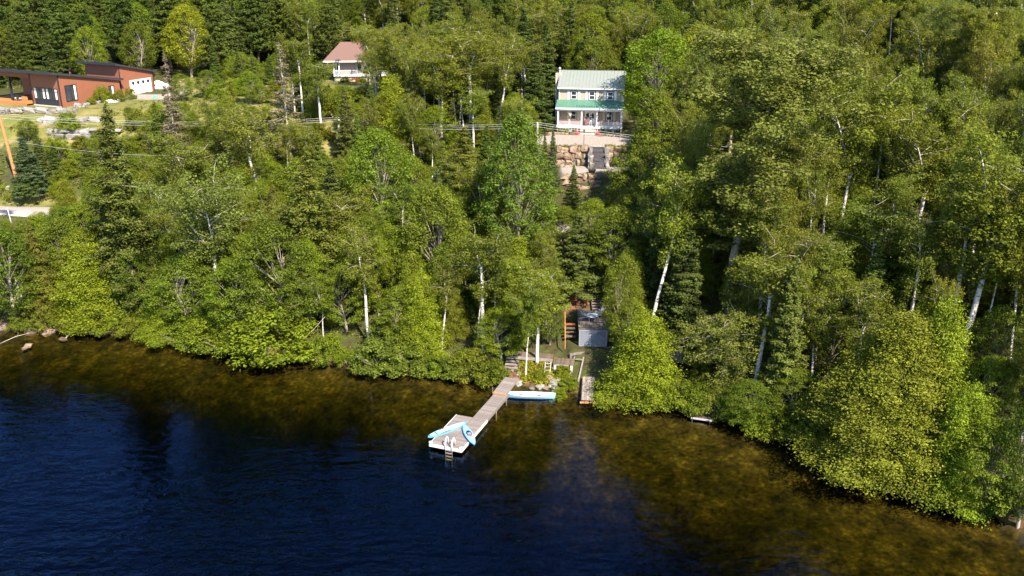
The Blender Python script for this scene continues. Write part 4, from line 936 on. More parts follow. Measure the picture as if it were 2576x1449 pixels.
# people on the porch
def person(label, loc, rz, shirt, trousers, arms, legs_apart=0.1, hat=False, sleeve=True):
    bm = bmesh.new(); rad = {}
    def V(x, y, z, r): v = bm.verts.new((x, y, z)); rad[v] = r; return v
    def chain(*vs):
        for a, b_ in zip(vs, vs[1:]): bm.edges.new((a, b_))
        return vs
    pel = V(0, 0, .93, .145); wai = V(0, .01, 1.10, .125); che = V(0, 0, 1.32, .15); nb = V(0, .01, 1.46, .075); nk = V(0, 0, 1.52, .055); hd = V(0, -.015, 1.60, .085); ht = V(0, -.01, 1.70, .075)
    chain(pel, wai, che, nb, nk, hd, ht)
    for s, (el, wr) in zip((-1, 1), arms):
        sh = V(s*.17, 0, 1.42, .06); e = V(*el, .042); w2 = V(*wr, .03); tip = V(*(Vector(wr) + (Vector(wr)-Vector(el)).normalized()*.07), .032); chain(che, sh, e, w2, tip)
        hp = V(s*.09, 0, .86, .095); kn = V(s*legs_apart, -.02, .49, .062); an = V(s*legs_apart*1.05, .02, .10, .045); toe = V(s*legs_apart*1.15, -.13, .045, .04); chain(pel, hp, kn, an, toe)
    me = bpy.data.meshes.new('p'); idx = list(bm.verts); r_ = [rad[v] for v in idx]; bm.to_mesh(me); bm.free()
    o = bpy.data.objects.new('p', me); COL.objects.link(o); m = o.modifiers.new('s', 'SKIN'); o.modifiers.new('d', 'SUBSURF').levels = 1
    for i, sv in enumerate(me.skin_vertices[0].data): sv.radius = (r_[i], r_[i]*0.82); sv.use_root = (i == 0)
    o.modifiers['d'].render_levels = 1
    dg = bpy.context.evaluated_depsgraph_get(); dg.update(); e = o.evaluated_get(dg); m2 = bpy.data.meshes.new_from_object(e); bpy.data.objects.remove(o)
    for q in (shirt, trousers, 'skin', 'black'): m2.materials.append(M[q])
    for p in m2.polygons:
        z = p.center.z; x = abs(p.center.x)
        p.material_index = 3 if z < .08 else 1 if z < .98 and not (x > .2) else 2 if (z > 1.47 or (x > .20 and z < 1.24)) else 0
        p.use_smooth = True
    t = thing('person', label, 'person', loc, rz)
    body = link('body', m2, t)
    fb = MB()                                    # fingers and a nose
    for s, (el, wr) in zip((-1, 1), arms):
        d = (Vector(wr)-Vector(el)).normalized(); side = d.cross(Vector((0, 0, 1))).normalized(); pm = Vector(wr)+d*.08
        for k in range(4):
            q = pm+side*(k-1.5)*.018; L = (.06, .075, .07, .055)[k]; fb.tube([q, q+d*L*.6, q+d*L+Vector((0, 0, -.02))], [.009, .008, .006], 5)
        q = Vector(wr)+d*.03-side*.03; fb.tube([q, q-side*.025+d*.03, q-side*.03+d*.055], [.011, .009, .007], 5)
    fb.tube([(0, -.085, 1.635), (0, -.115, 1.60), (0, -.09, 1.59)], [.008, .014, .01], 5); part(fb, 'fingers_and_nose', M['skin'], body)
    hb = MB(); hb.lathe([(.088, -.10), (.104, .0), (.098, .06), (.06, .105), (.01, .12)], (0, .012, 1.645), 12); part(hb, 'hair', M['hair'], t, smooth=True)
    if hat:
        hb = MB(); hb.lathe([(.17, 0), (.17, .012), (.105, .02), (.10, .10), (.02, .12)], (0, 0, 1.70), 12); part(hb, 'hat', M['dark_cloth'], t)
    return t
person('person in a dark hat and top with red trousers by the porch door', HW(4.22, 0.45, FL), HYAW+.15, 'dark_cloth', 'red_cloth', (((-.27, -.02, 1.17), (-.24, -.14, .95)), ((.26, -.05, 1.18), (.10, -.24, 1.12))), hat=True)
person('person in a black top and pale trousers with folded arms on the porch', HW(4.82, 0.35, FL), HYAW-.1, 'dark_cloth', 'pale_cloth', (((-.25, -.08, 1.18), (.02, -.24, 1.20)), ((.25, -.08, 1.18), (-.02, -.22, 1.15))), legs_apart=.12)

def pot_plant(label, loc, name='flower_pot', m='red_pot', r=.28, h=.5, leafm='red_flower', fr=.35, fz=None, n=60):
    t = thing(name, label, 'flower pot' if 'basket' not in name else 'basket', loc); b = MB(); b.lathe([(r*.7, 0), (r, h*.85), (r*1.08, h*.86), (r*1.08, h), (r*.9, h), (r*.85, h*.9)], n=12); part(b, 'pot', M[m], t)
    c = Crown(); c.clump((0, 0, h+fr*.5), fr, n, .11, .8, .8); o = link('flowers', c.mesh('flowers', M[leafm]), t); o.color = (1, 1, 1, 1); return t
pot_plant('red pot with red flowers left of the porch steps', HW(3.05, -1.75, 0)); pot_plant('red pot with red flowers right of the porch steps', HW(6.05, -1.75, 0))
for x, lab in ((1.85, 'hanging basket of white flowers in front of the left porch window'), (7.4, 'hanging basket of white flowers in front of the right porch window')):
    t = pot_plant(lab, HW(x, 0.0, FL+1.55), 'hanging_basket', 'white', .16, .2, 'white_flower', .26, n=70); b = MB()
    for k in range(3): b.tube([(0.15*math.cos(k*2.1), 0.15*math.sin(k*2.1), .2), (0, 0, .77)], .008, 4)
    part(b, 'chain', M['black'], t)
tb = at_y(1500, 300, HO.y)
for k, (x, w, tint, lab) in enumerate([(0.5, 1.1, 'n', 'clipped shrub at the left corner of the white porch'), (1.55, .9, 'lime', 'bright lime shrub below the left porch railing'), (2.6, .9, 'n', 'green shrub next to the porch steps on the left'), (6.6, .9, 'n', 'green shrub next to the porch steps on the right'), (7.6, 1.1, 'bright', 'leafy shrub below the right porch railing'), (8.7, 1.1, 'n', 'shrub at the right corner of the white porch')]):
    q = HW(x, -.75); plant('shrub', q[0], q[1], .85+.1*(k % 2), w*1.15, T[tint], lab, 'shrubs along the porch', z=HZ)
t = thing('garden_stone_border', 'low border of pink boulders along the paved yard below the porch', 'stone border', HW(-2.6, -1.85, 0.0), HYAW); x = 0
while x < 13.2:
    w = random.uniform(.5, 1.15)
    if not 5.6 < x + w/2 < 8.7: stone(t, (x+w/2, random.gauss(0, .08), .18), (w, .55, random.uniform(.35, .6)))
    x += w
p = at_z(1468.5, 368, 15.5)
t = thing('lamp_post', 'thin black lamp post standing on the paved yard', 'lamp post', (p.x, p.y, 15.5)); b = MB(); b.tube([(0, 0, -.1), (0, 0, 1.9)], .035, 8); b.lathe([(.09, 0), (.09, .05)], (0, 0, 0), 8); part(b, 'post', M['black'], t)
b = MB(); b.lathe([(.05, 1.9), (.12, 1.95), (.15, 2.2), (.04, 2.32)], n=8); part(b, 'lantern', M['black'], t)

# stone walls and steps below the yard
stone_wall('upper stone wall of orange boulders between the yard and the terrace', 4.5, 125.35, 10.6, 125.35, 12.85, (.9, .95, .85), 1.15, 1.0)
stone_wall('upper stone wall right of the stone steps, shaded by trees', 13.0, 125.35, 17.5, 125.3, 12.85, (.9, .95, .85), 1.15, 1.0)
stone_wall('lower stone wall of pale boulders below the terrace', 7.2, 119.5, 16.0, 119.6, 10.9, (.72, .7, .68), 1.15, .95)
t = thing('stone_terrace_steps', 'stone steps with painted tree shade, cut into the upper stone wall', 'steps', (10.8, 123.0, 12.9))
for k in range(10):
    b = MB(); b.box(0, 1.9, k*.25, k*.25+.24, -.2, .252*(k+1)); part(b, 'step', M['step_stone_shade'], t)
for x in (-.15, 2.05):
    for k in range(3): stone(t, (x, .3+k*.8, .4+k*.8), (.6, .9, .9+.1*k), 0, GSTONE)
ww = Crown()
for k in range(150):
    row = random.random(); x = random.uniform(3.5, 17.5)
    if 10.6 < x < 12.9 and row < .6: continue
    yy, zz_ = (125.6, 15.55) if row < .45 else (124.4, 12.95) if row < .6 else (119.9, 12.9) if row < .8 else (118.6, 11.0)
    ww.clump((x, yy + random.gauss(0, .15), zz_), .18 + .25*random.random(), 26, .15, .8, .8, tone=.8 + .6*random.random())
o = link('wall_weeds', ww.mesh('wall_weeds', M['shrub_leaf'])); o.color = (1.3, 1.1, .9, 1); tag(o, 'weeds sprouting along the tops and feet of the stone walls', 'weeds', kind='stuff')
p = at_z(1489, 437, 12.9); t = pot_plant('dark round planter on the terrace above the lower stone wall', (p.x, p.y, 12.9), 'planter', 'black', .5, .55, 'shrub_leaf', .4, n=50)
p = at_z(1552, 412, 12.95)
t = thing('upturned_boat', 'white boat lying under the trees at the right of the terrace', 'boat', (p.x-.3, p.y, 12.95), R(8))
def hull(L, B, Hh, n=15, ns=9, rocker=.12, up=.0, inner=False, thick=.03, ex=.62, flat=.55):
    """lofted open hull: rows of cross-section points"""
    rows = []
    for i in range(n):
        u = -1+2*i/(n-1); f = max(0.0, 1-abs(u)**2.3)**ex; hb = B/2*f*(1-thick/B*2 if inner else 1)+.012; sh = Hh+up*abs(u)**3; kz = rocker*abs(u)**4+(thick if inner else 0)
        row = []
        for k in range(ns):
            a = -1+2*k/(ns-1); y = hb*(abs(a)**.75)*(1 if a > 0 else -1); z = kz+(sh-kz)*abs(a)**(2.6 if flat else 2); row.append((u*L/2*(1-(.01 if inner else 0)), y, z))
        rows.append(row)
    V = [p for r in rows for p in r]; F = [(i*ns+k, (i+1)*ns+k, (i+1)*ns+k+1, i*ns+k+1) for i in range(n-1) for k in range(ns-1)]
    return V, F, rows
V, F, rows = hull(4.2, 1.4, .6); b = MB(); b.add([(x, y, .62-z) for x, y, z in V], F); part(b, 'hull', M['white'], t, smooth=True)
b = MB(); b.beam((-2.0, 0, .60), (2.0, 0, .63), .05, .05); part(b, 'keel', M['alu'], t)

# ------------------------------------------------------------------ terracotta house
C0 = at_y(178.5*2576/2981, 298*2576/2981, 147.5); TY = math.atan2(-0.42, 0.907)
th = thing('terracotta_house', 'modern terracotta house with dark sloping roofs and a white garage door', 'house', (C0.x, C0.y, 17.55), TY)
# local: x along the front towards the right corner at 0, y back
def tp(mb, name, m, parent=th, **k): return mb.build(name, m, parent, **k)
def gz_roof(x0, x1, y0, y1, zf0, zf1, thick=.34, name='roof', m='dark_roof', parent=th):
    """roof sloping down towards the back along y: zf0 at y0, zf1 at y1"""
    b = MB(); b.prism([(x0, y0, zf0), (x0, y1, zf1), (x0, y1, zf1+thick), (x0, y0, zf0+thick)], (0, 0, 0), (x1-x0, 0, 0)); return b.build(name, M[m], parent)
b = MB(); b.prism([(-6.3, 0, -1.2), (-6.3, 12, -1.2), (-6.3, 12, 2.55), (-6.3, 0, 4.75)], (0, 0, 0), (6.3, 0, 0)); tp(b, 'wall', M['terracotta'])
b = MB(); b.prism([(-16, 6.0, -1.2), (-16, 12, -1.2), (-16, 12, 2.55), (-16, 6, 3.6)], (0, 0, 0), (9.7, 0, 0)); tp(b, 'terrace_back_wall', M['terracotta'])
rf = gz_roof(-17, .45, -1.6, 12.6, 5.02, 2.50)
b = MB(); b.box(-17, .47, -1.66, -1.58, 4.98, 5.42); tp(b, 'fascia', M['dark_trim'], rf)
b = MB(); b.box(-17, -6.3, -.1, .1, 4.0, 4.7); tp(b, 'terrace_beam', M['terracotta'])
for x in (-6.4, -.12): b = MB(); b.box(x, x+.16, -.06, .0-.003, -.6, 4.7); tp(b, 'corner_trim', M['dark_trim'])
b = MB(); b.box(.0, .06, -.05, .1, -.6, 4.7); tp(b, 'corner_trim', M['dark_trim'])
b = MB(); b.box(-6.2, .02, -.12, -.05, -1.3, -.12); tp(b, 'foundation', M['concrete'])
b = MB(); b.box(.003, .12, -.1, 12.0, -1.3, -.35); tp(b, 'foundation', M['concrete'])
b = MB(); b.box(-5.75, -.45, -.05, -.004, -.1, .75); tp(b, 'lower_panel', M['dark_trim'])
for x0, x1 in ((-5.75, -3.2), (-3.05, -.45)):
    b = MB()
    for q in ((x0, x1, .75, .85), (x0, x1, 2.5, 2.6), (x0, x1, 2.0, 2.06)): b.box(q[0], q[1], -.10, -.004, q[2], q[3])
    for x in (x0, x1-.08, (x0+x1)/2-.03): b.box(x, x+.08, -.098, -.004, .85, 2.5)
    fr = tp(b, 'window', M['dark_trim'])
    b = MB(); b.box(x0+.08, x1-.08, -.05, -.02, .85, 2.5); tp(b, 'pane', M['glass'], fr)
    for c0 in (x0+.1, x1-.55): b = MB(); b.box(c0, c0+.42, -.066, -.052, .9, 2.48); tp(b, 'curtain', M['curtain'], fr)
def side_window(y0, y1, z0, z1, mull=1):
    b = MB()
    for q in ((y0, y1, z0, z0+.1), (y0, y1, z1-.1, z1)): b.box(.004, .09, q[0], q[1], q[2], q[3])
    for k in range(mull+2): y = y0+(y1-y0-.1)*k/(mull+1); b.box(.004, .088, y, y+.1, z0+.1, z1-.1)
    fr = tp(b, 'window', M['dark_trim']); b = MB(); b.box(.01, .04, y0+.1, y1-.1, z0+.1, z1-.1); tp(b, 'pane', M['glass'], fr)
    b = MB(); b.box(.041, .05, y1-.5, y1-.15, z0+.12, z1-.12); tp(b, 'curtain', M['curtain'], fr)
side_window(1.0, 3.2, .5, 3.0); side_window(9.6, 10.7, .3, 1.9, 0)
b = MB(); b.box(-16, -6.45, -1.2, 6.0, -.05, .2); dk = tp(b, 'deck', M['orange_wood'])
b = MB(); b.box(-16, -6.45, -1.28, -1.2, -.5, .2); tp(b, 'deck_fascia', M['orange_wood'], dk)
b = MB(); b.box(-7.6, -6.45, -1.0, -.9, .2, 1.15); tp(b, 'privacy_panel', M['orange_wood'])
b = MB(); b.box(-11.2, -10.9, -.15, .15, -.4, 4.0); tp(b, 'terrace_post', M['dark_trim'])
b = MB(); b.box(-7.6, -6.5, 5.9, 5.97, .2, 2.0); tp(b, 'terrace_window', M['glass'])
# garage wing
GA = -0.8
b = MB(); b.prism([(-8.4, 12.9, -1), (-8.4, 20.4, -1), (-8.4, 20.4, 3.0), (-8.4, 12.9, 4.75)], (0, 0, 0), (GA+8.4, 0, 0)); tp(b, 'garage_wall', M['terracotta'])
g2 = gz_roof(-9.4, GA+.45, 11.9, 20.9, 4.98, 2.88, .30, 'garage_roof')
b = MB(); b.box(-9.4, GA+.47, 11.82, 11.90, 4.94, 5.36); tp(b, 'fascia', M['dark_trim'], g2)
for y in (12.9, 20.25): b = MB(); b.box(GA+.003, GA+.08, y, y+.16, -1, 3.0 if y > 20 else 4.65); tp(b, 'corner_trim', M['dark_trim'])
b = MB(); b.box(GA+.004, GA+.10, 14.9, 19.7, -.6, 2.1); gd = tp(b, 'garage_door', M['white'])
for k in range(4):
    b = MB(); b.lathe([(.28, 0), (.28, .05), (.2, .05)], n=14); o = tp(b, 'round_window', M['dark_trim'], gd); o.location = (GA+.10, 15.6+k*1.13, 1.6); o.rotation_euler = (0, R(90), 0)
b = MB()
for z in (-.05, .6, 1.2): b.box(GA+.101, GA+.106, 14.95, 19.65, z, z+.03)
tp(b, 'door_groove', M['concrete'], gd)
def TW(x, y, z=0.0):
    c, s = math.cos(TY), math.sin(TY); return (C0.x + x*c - y*s, C0.y + x*s + y*c, 17.55 + z)
t = thing('terrace_table', 'dark table on the covered terrace of the terracotta house', 'table', TW(-9.5, .8, .2), TY); b = MB(); b.box(-1.0, 1.0, -.45, .45, .70, .75); tp(b, 'table_top', M['dark_trim'], t)
for x in (-.9, .9):
    for y in (-.38, .38): b = MB(); b.box(x-.03, x+.03, y-.03, y+.03, 0, .70); tp(b, 'leg', M['dark_trim'], t)
for k, (x, y, rz, lab) in enumerate([(-10.2, -.25, 0, 'left terrace chair with white cushion before the table'), (-9.2, -.25, 0, 'middle terrace chair with white cushion before the table'), (-8.0, -.1, .3, 'terrace chair with white cushion by the wooden panel')]):
    t = thing('terrace_chair', lab, 'chair', TW(x, y, .2), TY+rz+math.pi, 'terrace chairs'); b = MB(); b.box(-.26, .26, -.26, .26, .36, .48); tp(b, 'cushion', M['curtain'], t)
    b = MB(); b.box(-.27, .27, .22, .3, .36, .92); tp(b, 'backrest', M['dark_trim'], t)
    for xx in (-.24, .24):
        for yy in (-.24, .24): b = MB(); b.box(xx-.02, xx+.02, yy-.02, yy+.02, 0, .36); tp(b, 'leg', M['dark_trim'], t)
for x, y, h, w, tint, lab in [(1.3, 6.6, 2.9, 2.6, 'lime', 'big round shrub against the terracotta side wall'), (1.6, 4.3, 1.2, 1.5, 'yel', 'small yellow shrub under the terracotta side wall'), (1.5, 8.6, 1.5, 1.8, 'yel', 'yellowish shrub right of the big one at the terracotta wall'), (3.0, 11.2, 1.9, 2.0, 'bright', 'shrub at the corner between house and garage'), (3.4, 8.4, 2.0, 1.9, 'n', 'dark green round bush on the lawn before the garage')]:
    q = TW(x, y); plant('shrub', q[0], q[1], h, w, T[tint], lab)
q = TW(2.6, 7.6, 0); t = thing('upturned_rowboat', 'small white rowboat lying upside down by the terracotta wall', 'boat', (q[0], q[1], gz(q[0], q[1])), TY+1.1)
V, F, rows = hull(2.6, 1.1, .42); b = MB(); b.add([(x, y, .43-z) for x, y, z in V], F); tp(b, 'hull', M['white'], t, smooth=True)
b = MB(); b.beam((-1.2, 0, .42), (1.2, 0, .44), .05, .04); tp(b, 'keel', M['alu'], t)
for k, lab in enumerate(['pale boulder at the front corner of the terracotta side wall', 'pale boulder under the tall side window of the terracotta house', 'second pale boulder past the tall side window of the terracotta house', 'pale boulder left of the small yellow shrub at the terracotta wall', 'pale boulder in front of the small yellow shrub at the terracotta wall', 'pale boulder below the big round shrub at the terracotta wall', 'pale boulder beside the upturned white rowboat']):
    q = TW(.9+random.random()*1.6, 1.2+k*.75); s_ = thing('boulder', lab, 'boulder', (q[0], q[1], gz(q[0], q[1])+.1), random.random()*3, 'boulders below the terracotta side wall'); link('rock', random.choice(GSTONE), s_, scale=(.8+random.random()*.6, .8, .6))
# terraces of boulders in front of the house
stone_wall('highest row of grey boulders in front of the terracotta house', at_y(-10, 268, 144.5).x, 144.6, at_y(185, 268, 144.5).x, 144.6, 16.75, (.85,), 1.2, 1.0, GSTONE)
stone_wall('middle row of big grey boulders below the terracotta house', at_y(95, 300, 140.4).x, 140.5, at_y(270, 300, 140.4).x, 140.5, 15.85, (.95,), 1.5, 1.1, GSTONE)
stone_wall('lower boulder wall of two courses below the terracotta house', at_y(125, 322, 136.2).x, 136.1, at_y(290, 322, 136.2).x, 136.1, 14.6, (.7, .65), 1.6, 1.0, GSTONE)
p = at_ground(392, 222); t = thing('white_tarp', 'crumpled white tarp over a heap behind the garage', 'tarp', (p.x+.6, p.y, p.z)); g = np.random.default_rng(3)
b = MB(); n = 13; V = []
for j in range(n):
    for i in range(n): u, v = i/(n-1)*2-1, j/(n-1)*2-1; V.append((u*2.4, v*1.1, max(0.02, 1.15*(1-abs(u)**2.2)*(1-v*v)*(0.75+.5*g.random()))))
b.add(V, [(j*n+i, j*n+i+1, (j+1)*n+i+1, (j+1)*n+i) for j in range(n-1) for i in range(n-1)]); tp(b, 'sheet', M['tarp'], t)
p = at_ground(390, 247); t = thing('watering_can', 'teal watering can at the edge of the garage yard', 'watering can', (p.x, p.y, p.z)); b = MB(); b.lathe([(.2, 0), (.24, .1), (.2, .45)], n=10); tp(b, 'body', M['teal'], t); b = MB(); b.tube([(.2, 0, .15), (.5, 0, .5)], .035, 6); tp(b, 'spout', M['teal'], t); b = MB(); b.tube([(-.2, 0, .1), (-.38, 0, .3), (-.15, 0, .5)], .02, 6); tp(b, 'handle', M['teal'], t)

# ------------------------------------------------------------------ house with the red roof
p = at_y(838, 208, 168); RZ = 18.5
rh = thing('red_roofed_house', 'small brick house with a red shingle roof and white porch stairs', 'house', (p.x, p.y, RZ), R(4))
def rp(mb, name, m, parent=rh, **k): return mb.build(name, m, parent, **k)
W2, D2 = 10.5, 8.0
b = MB(); b.box(.3, W2, 1.6, D2, -.5, 3.85); rp(b, 'wall', M['grey_brick'])
b = MB(); e0, e1, y0, y1, zz, rz_ = -1.5, W2+.6, -.5, D2+.6, 3.75, 6.6; rg0, rg1, ymid = 1.3, W2-2.0, (y0+y1)/2
b.add([(e0, y0, zz), (e1, y0, zz), (e1, y1, zz), (e0, y1, zz), (rg0, ymid, rz_), (rg1, ymid, rz_), (e0, y0, zz-.18), (e1, y0, zz-.18), (e1, y1, zz-.18), (e0, y1, zz-.18)],
      [(0, 1, 5, 4), (1, 2, 5), (2, 3, 4, 5), (3, 0, 4), (0, 6, 7, 1), (1, 7, 8, 2), (2, 8, 9, 3), (3, 9, 6, 0), (6, 9, 8, 7)]); rf = rp(b, 'roof', M['red_roof'])
b = MB(); b.box(e0-.03, e1+.03, y0-.06, y0-.005, zz-.22, zz+.02); rp(b, 'fascia', M['white'], rf)
b = MB(); b.box(4.2, 4.8, ymid-.3, ymid+.3, rz_-.5, rz_+.6); rp(b, 'chimney', M['redwood'], rf)
b = MB(); b.box(.2, W2, 0, 1.6, 1.0, 1.15); rp(b, 'porch_floor', M['white'])
for x in (.3, 1.2, 6.1, 9.8): b = MB(); b.box(x-.09, x+.09, .02, .2, 1.15, 3.6); rp(b, 'porch_post', M['white'])
for x0, x1 in ((.4, 3.3), (3.5, 6.0), (7.7, 9.7)):
    b = MB(); n = int((x1-x0)/.14)
    for i in range(n): x = x0+(i+.5)*(x1-x0)/n; b.box(x-.025, x+.025, .06, .1, 1.2, 2.0)
    b.box(x0, x1, .04, .12, 2.0, 2.08); b.box(x0, x1, .05, .11, 1.16, 1.22); rp(b, 'railing', M['white'])
b = MB(); b.box(.3, 6.0, .3, .35, 0, 1.0); rp(b, 'porch_skirt', M['cream'])
for k in range(5): b = MB(); b.box(6.3, 7.6, -.3-.3*(4-k), -.0-.3*(4-k)-.005, 0, .2*(k+1)); rp(b, 'step', M['grey_stone'])
for x in (6.25, 7.65): b = MB(); b.beam((x, -1.5, .9), (x, .05, 2.05), .07, .09); b.box(x-.04, x+.04, -1.5, -1.42, 0, .9); rp(b, 'stair_rail', M['white'])
for x0, x1, nm in ((.6, 1.1, 'window'), (4.3, 5.9, 'patio_door')):
    b = MB(); b.box(x0-.1, x1+.1, 1.53, 1.597, 1.2, 3.3); fr = rp(b, nm, M['white'])
    nn = 1 if x1-x0 < 1 else 2
    for i in range(nn): a0, a1 = x0+(x1-x0)*i/nn+.04, x0+(x1-x0)*(i+1)/nn-.04; b = MB(); b.box(a0, a1, 1.50, 1.527, 1.3, 3.2); rp(b, 'pane', M['glass'], fr)
    if nn == 2: b = MB(); b.box(5.0, 5.85, 1.485, 1.497, 1.32, 3.18); rp(b, 'curtain', M['curtain'], fr)
q = rh.matrix_basis @ Vector((0, 0, 0))
def RW(x, y, z=0): return (p.x+x*math.cos(R(4))-y*math.sin(R(4)), p.y+x*math.sin(R(4))+y*math.cos(R(4)), RZ+z)
t = thing('red_flower_bush', 'bush of bright red flowers in front of the red-roofed house', 'flower bush', RW(3.6, -1.6)); c = Crown()
for k in range(8): c.clump((random.gauss(0, .4), random.gauss(0, .25), .35+random.random()*.6), .35, 60, .13, .8, .8)
o = link('flowers', c.mesh('flowers', M['red_flower']), t); o.color = (1, 1, 1, 1); b = MB(); b.tube([(0, 0, -.1), (0.05, 0, .6)], .03, 5); rp(b, 'stem', M['grey_bark'], t)
for x, lab in ((2.2, 'clipped green hedge plant left of the porch stairs at the red-roofed house'), (4.9, 'clipped green bush beside the red flowers at the red-roofed house'), (8.6, 'round green bush right of the porch stairs at the red-roofed house')):
    q = RW(x, -.8); plant('shrub', q[0], q[1], 1.1, 1.8, T['n'], lab, z=RZ)
b = MB(); b.box(0, 6.4, -2.9, -2.0, -.1, .06); rp(b, 'garden_edge', M['concrete'])
# ------------------------------------------------------------------ power line
def pole(px, py_base, py_top, label, m='pole_grey', r=.16, y=None, px_top=None, arm=True, wat=None):
    g = at_ground(px, py_base) if y is None else at_y(px, py_base, y)
    if y is not None: g.z = gz(g.x, g.y)
    top = at_y(px if px_top is None else px_top, py_top, g.y); h = top.z - g.z
    t = thing('utility_pole', label, 'utility pole', (g.x, g.y, g.z)); dx = top.x - g.x
    b = MB(); b.tube([(0, 0, -.5), (dx, 0, h)], [r*1.15, r*.8], 10); part(b, 'pole', M[m], t)
    if arm:
        b = MB(); b.box(dx-.06, dx+.06, -1.0, 1.0, h-.55, h-.43); part(b, 'crossarm', M['pole_grey'], t)
        for yy in (-.9, 0, .9): b = MB(); b.lathe([(.05, 0), (.07, .08), (.04, .16)], (dx, yy, h-.43 if yy else h-.02), 8); part(b, 'insulator', M['white'], t)
    return (g.x+dx, g.y, g.z+h, t)
po = pole(43, 455, 290, 'orange wooden utility pole leaning beside the blue-green spruce', 'orange_pole', .21, px_top=-2, arm=False)
p1 = pole(852, 366, 297, 'pale utility pole in the middle of the power line below the red-roofed house')
p2 = pole(1352, 352, 310, 'short pale utility pole left of the paved yard', y=121.5)
b = MB(); b.box(-.28, -.02, -.35, .1, 0, .75); mt = b.build('meter_box', M['white'], p1[3]); 
g = p1[3].location
PL_ = at_y(215, 296, 124); P3 = at_y(2700, 388, 112); PL0 = at_y(-60, 283, 128)
def wire(a, b_, sag, label, r=.019):
    a, b_ = Vector(a), Vector(b_); pts = []
    for i in range(25): u = i/24; q = a.lerp(b_, u); q.z -= sag*4*u*(1-u); pts.append(q - a)
    b = MB(); b.tube(pts, r, 5); o = b.build('power_wire', M['wire'], None); o.location = a; tag(o, label, 'wire', 'wires of the power line')
for k, (yy, dz) in enumerate([(-.9, -.3), (0, .12), (.9, -.3)]):
    w3 = ('nearest', 'topmost', 'farthest')[k]
    wire((PL0.x, PL0.y+yy, PL0.z+dz), (p1[0], p1[1]+yy, p1[2]+dz), 1.0, w3 + ' power wire running from the pale pole towards the terracotta house')
    wire((p1[0], p1[1]+yy, p1[2]+dz), (p2[0], p2[1]+yy, p2[2]+dz), .7, w3 + ' power wire between the pale middle pole and the short pole by the yard')
    wire((p2[0], p2[1]+yy, p2[2]+dz), (P3.x, P3.y+yy, P3.z+dz), 1.6, w3 + ' power wire running from the short pole across the yard into the wood')
wire((po[0], po[1], po[2]-3.2), (at_y(430, 392, 116).x, 116, at_y(430, 392, 116).z), .5, 'thin black cable running from the orange pole into the trees', .018)
def mailbox(px, py, label):
    q = at_ground(px, py); t = thing('mailbox', label, 'mailbox', q, .2); b = MB(); b.box(-.04, .04, -.04, .04, -.1, 1.0); part(b, 'post', M['grey_wood'], t); b = MB(); b.box(-.18, .18, -.3, .3, 1.0, 1.3); b.prism([(-.18, -.3, 1.3), (.18, -.3, 1.3), (0.1, -.3, 1.44), (-.1, -.3, 1.44)], (0, 0, 0), (0, .6, 0)); part(b, 'box', M['plastic_grey'], t)
mailbox(24, 497, 'grey mailbox on a post at the gravel road'); mailbox(100, 503, 'grey mailbox where the gravel road meets the trees')

# ------------------------------------------------------------------ dock
DK = at_z(1343*2576/2981, 1309.4*2576/2981, .5); DA = math.atan2(9.81, 3.73)
dock = thing('dock', 'weathered wooden swimming dock with a wide end platform and narrow walkway', 'dock', (DK.x, DK.y, 0), DA)
# local: x towards the shore, y to the left side of the walkway
PLANKS = []
for i in range(4):
    b = MB(); b.box(-.065, .065, 0, 1, -.035, .035); PLANKS.append(b.mesh('plank', M['dock_wood']))
def plank(parent, x, y0, y1, z, w=1.0):
    o = link('plank', random.choice(PLANKS), parent, (x, y0+random.gauss(0, .012), z+random.gauss(0, .004)), (0, 0, random.gauss(0, .004)), (w, y1-y0, 1)); return o
x = .07
while x < 5.68: plank(dock, x, 1.36, 2.96, .50); x += .142
x = .07
while x < 11.05: plank(dock, x, 0, 1.33, .502); x += .142
b = MB(); b.box(-.07, -.005, -.06, 3.02, .26, .53); b.box(0, 5.72, -.07, -.012, .26, .52); b.box(0, 5.72, 2.975, 3.03, .26, .52); b.box(5.7, 5.75, 1.36, 2.97, .26, .46); part(b, 'frame', M['white'], dock)
b = MB(); b.box(5.73, 11.1, -.07, -.012, .28, .52); b.box(5.76, 11.1, 1.345, 1.4, .28, .46); part(b, 'walkway_frame', M['dock_wood'], dock)
b = MB()
for xx, yy in ((5.5, 2.8), (8.3, .1), (8.3, 1.2), (10.9, .1), (10.9, 1.2)): b.tube([(xx, yy, -1.6), (xx, yy, .45)], .06, 6)
part(b, 'piles', M['grey_wood'], dock)
b = MB()
for yy in (.3, 1.5): b.box(.3, 5.4, yy, yy+.9, -.05, .3)
part(b, 'float', M['dark_wood'], dock)
for yy in (.02, 2.9):
    b = MB(); b.lathe([(.13, 0), (.16, .05), (.16, .16), (.05, .2)], (0.02, yy, .53), 10); part(b, 'corner_bumper', M['white'], dock)
b = MB(); b.tube([(10.9, 1.5, -.3), (10.9, 1.5, 1.2)], .04, 6); part(b, 'mooring_post', M['grey_wood'], dock)
# swim ladder at the end
def DW(x, y, z=0): return (DK.x+x*math.cos(DA)-y*math.sin(DA), DK.y+x*math.sin(DA)+y*math.cos(DA), z)
t = thing('swim_ladder', 'aluminium swim ladder with curved white grab rails at the end of the dock', 'ladder', DW(-.08, .78, .0), DA)
for yy in (0, .62):
    b = MB(); b.tube([(.5, yy, .54), (.46, yy, 1.15), (.25, yy, 1.42), (.0, yy, 1.3), (-.12, yy, .9), (-.14, yy, -.9)], .055, 8); part(b, 'grab_rail', M['white'], t, smooth=True)
for z in (.30, .02, -.3, -.6): b = MB(); b.box(-.22, -.06, .05, .57, z, z+.05); part(b, 'tread', M['dock_wood'], t)
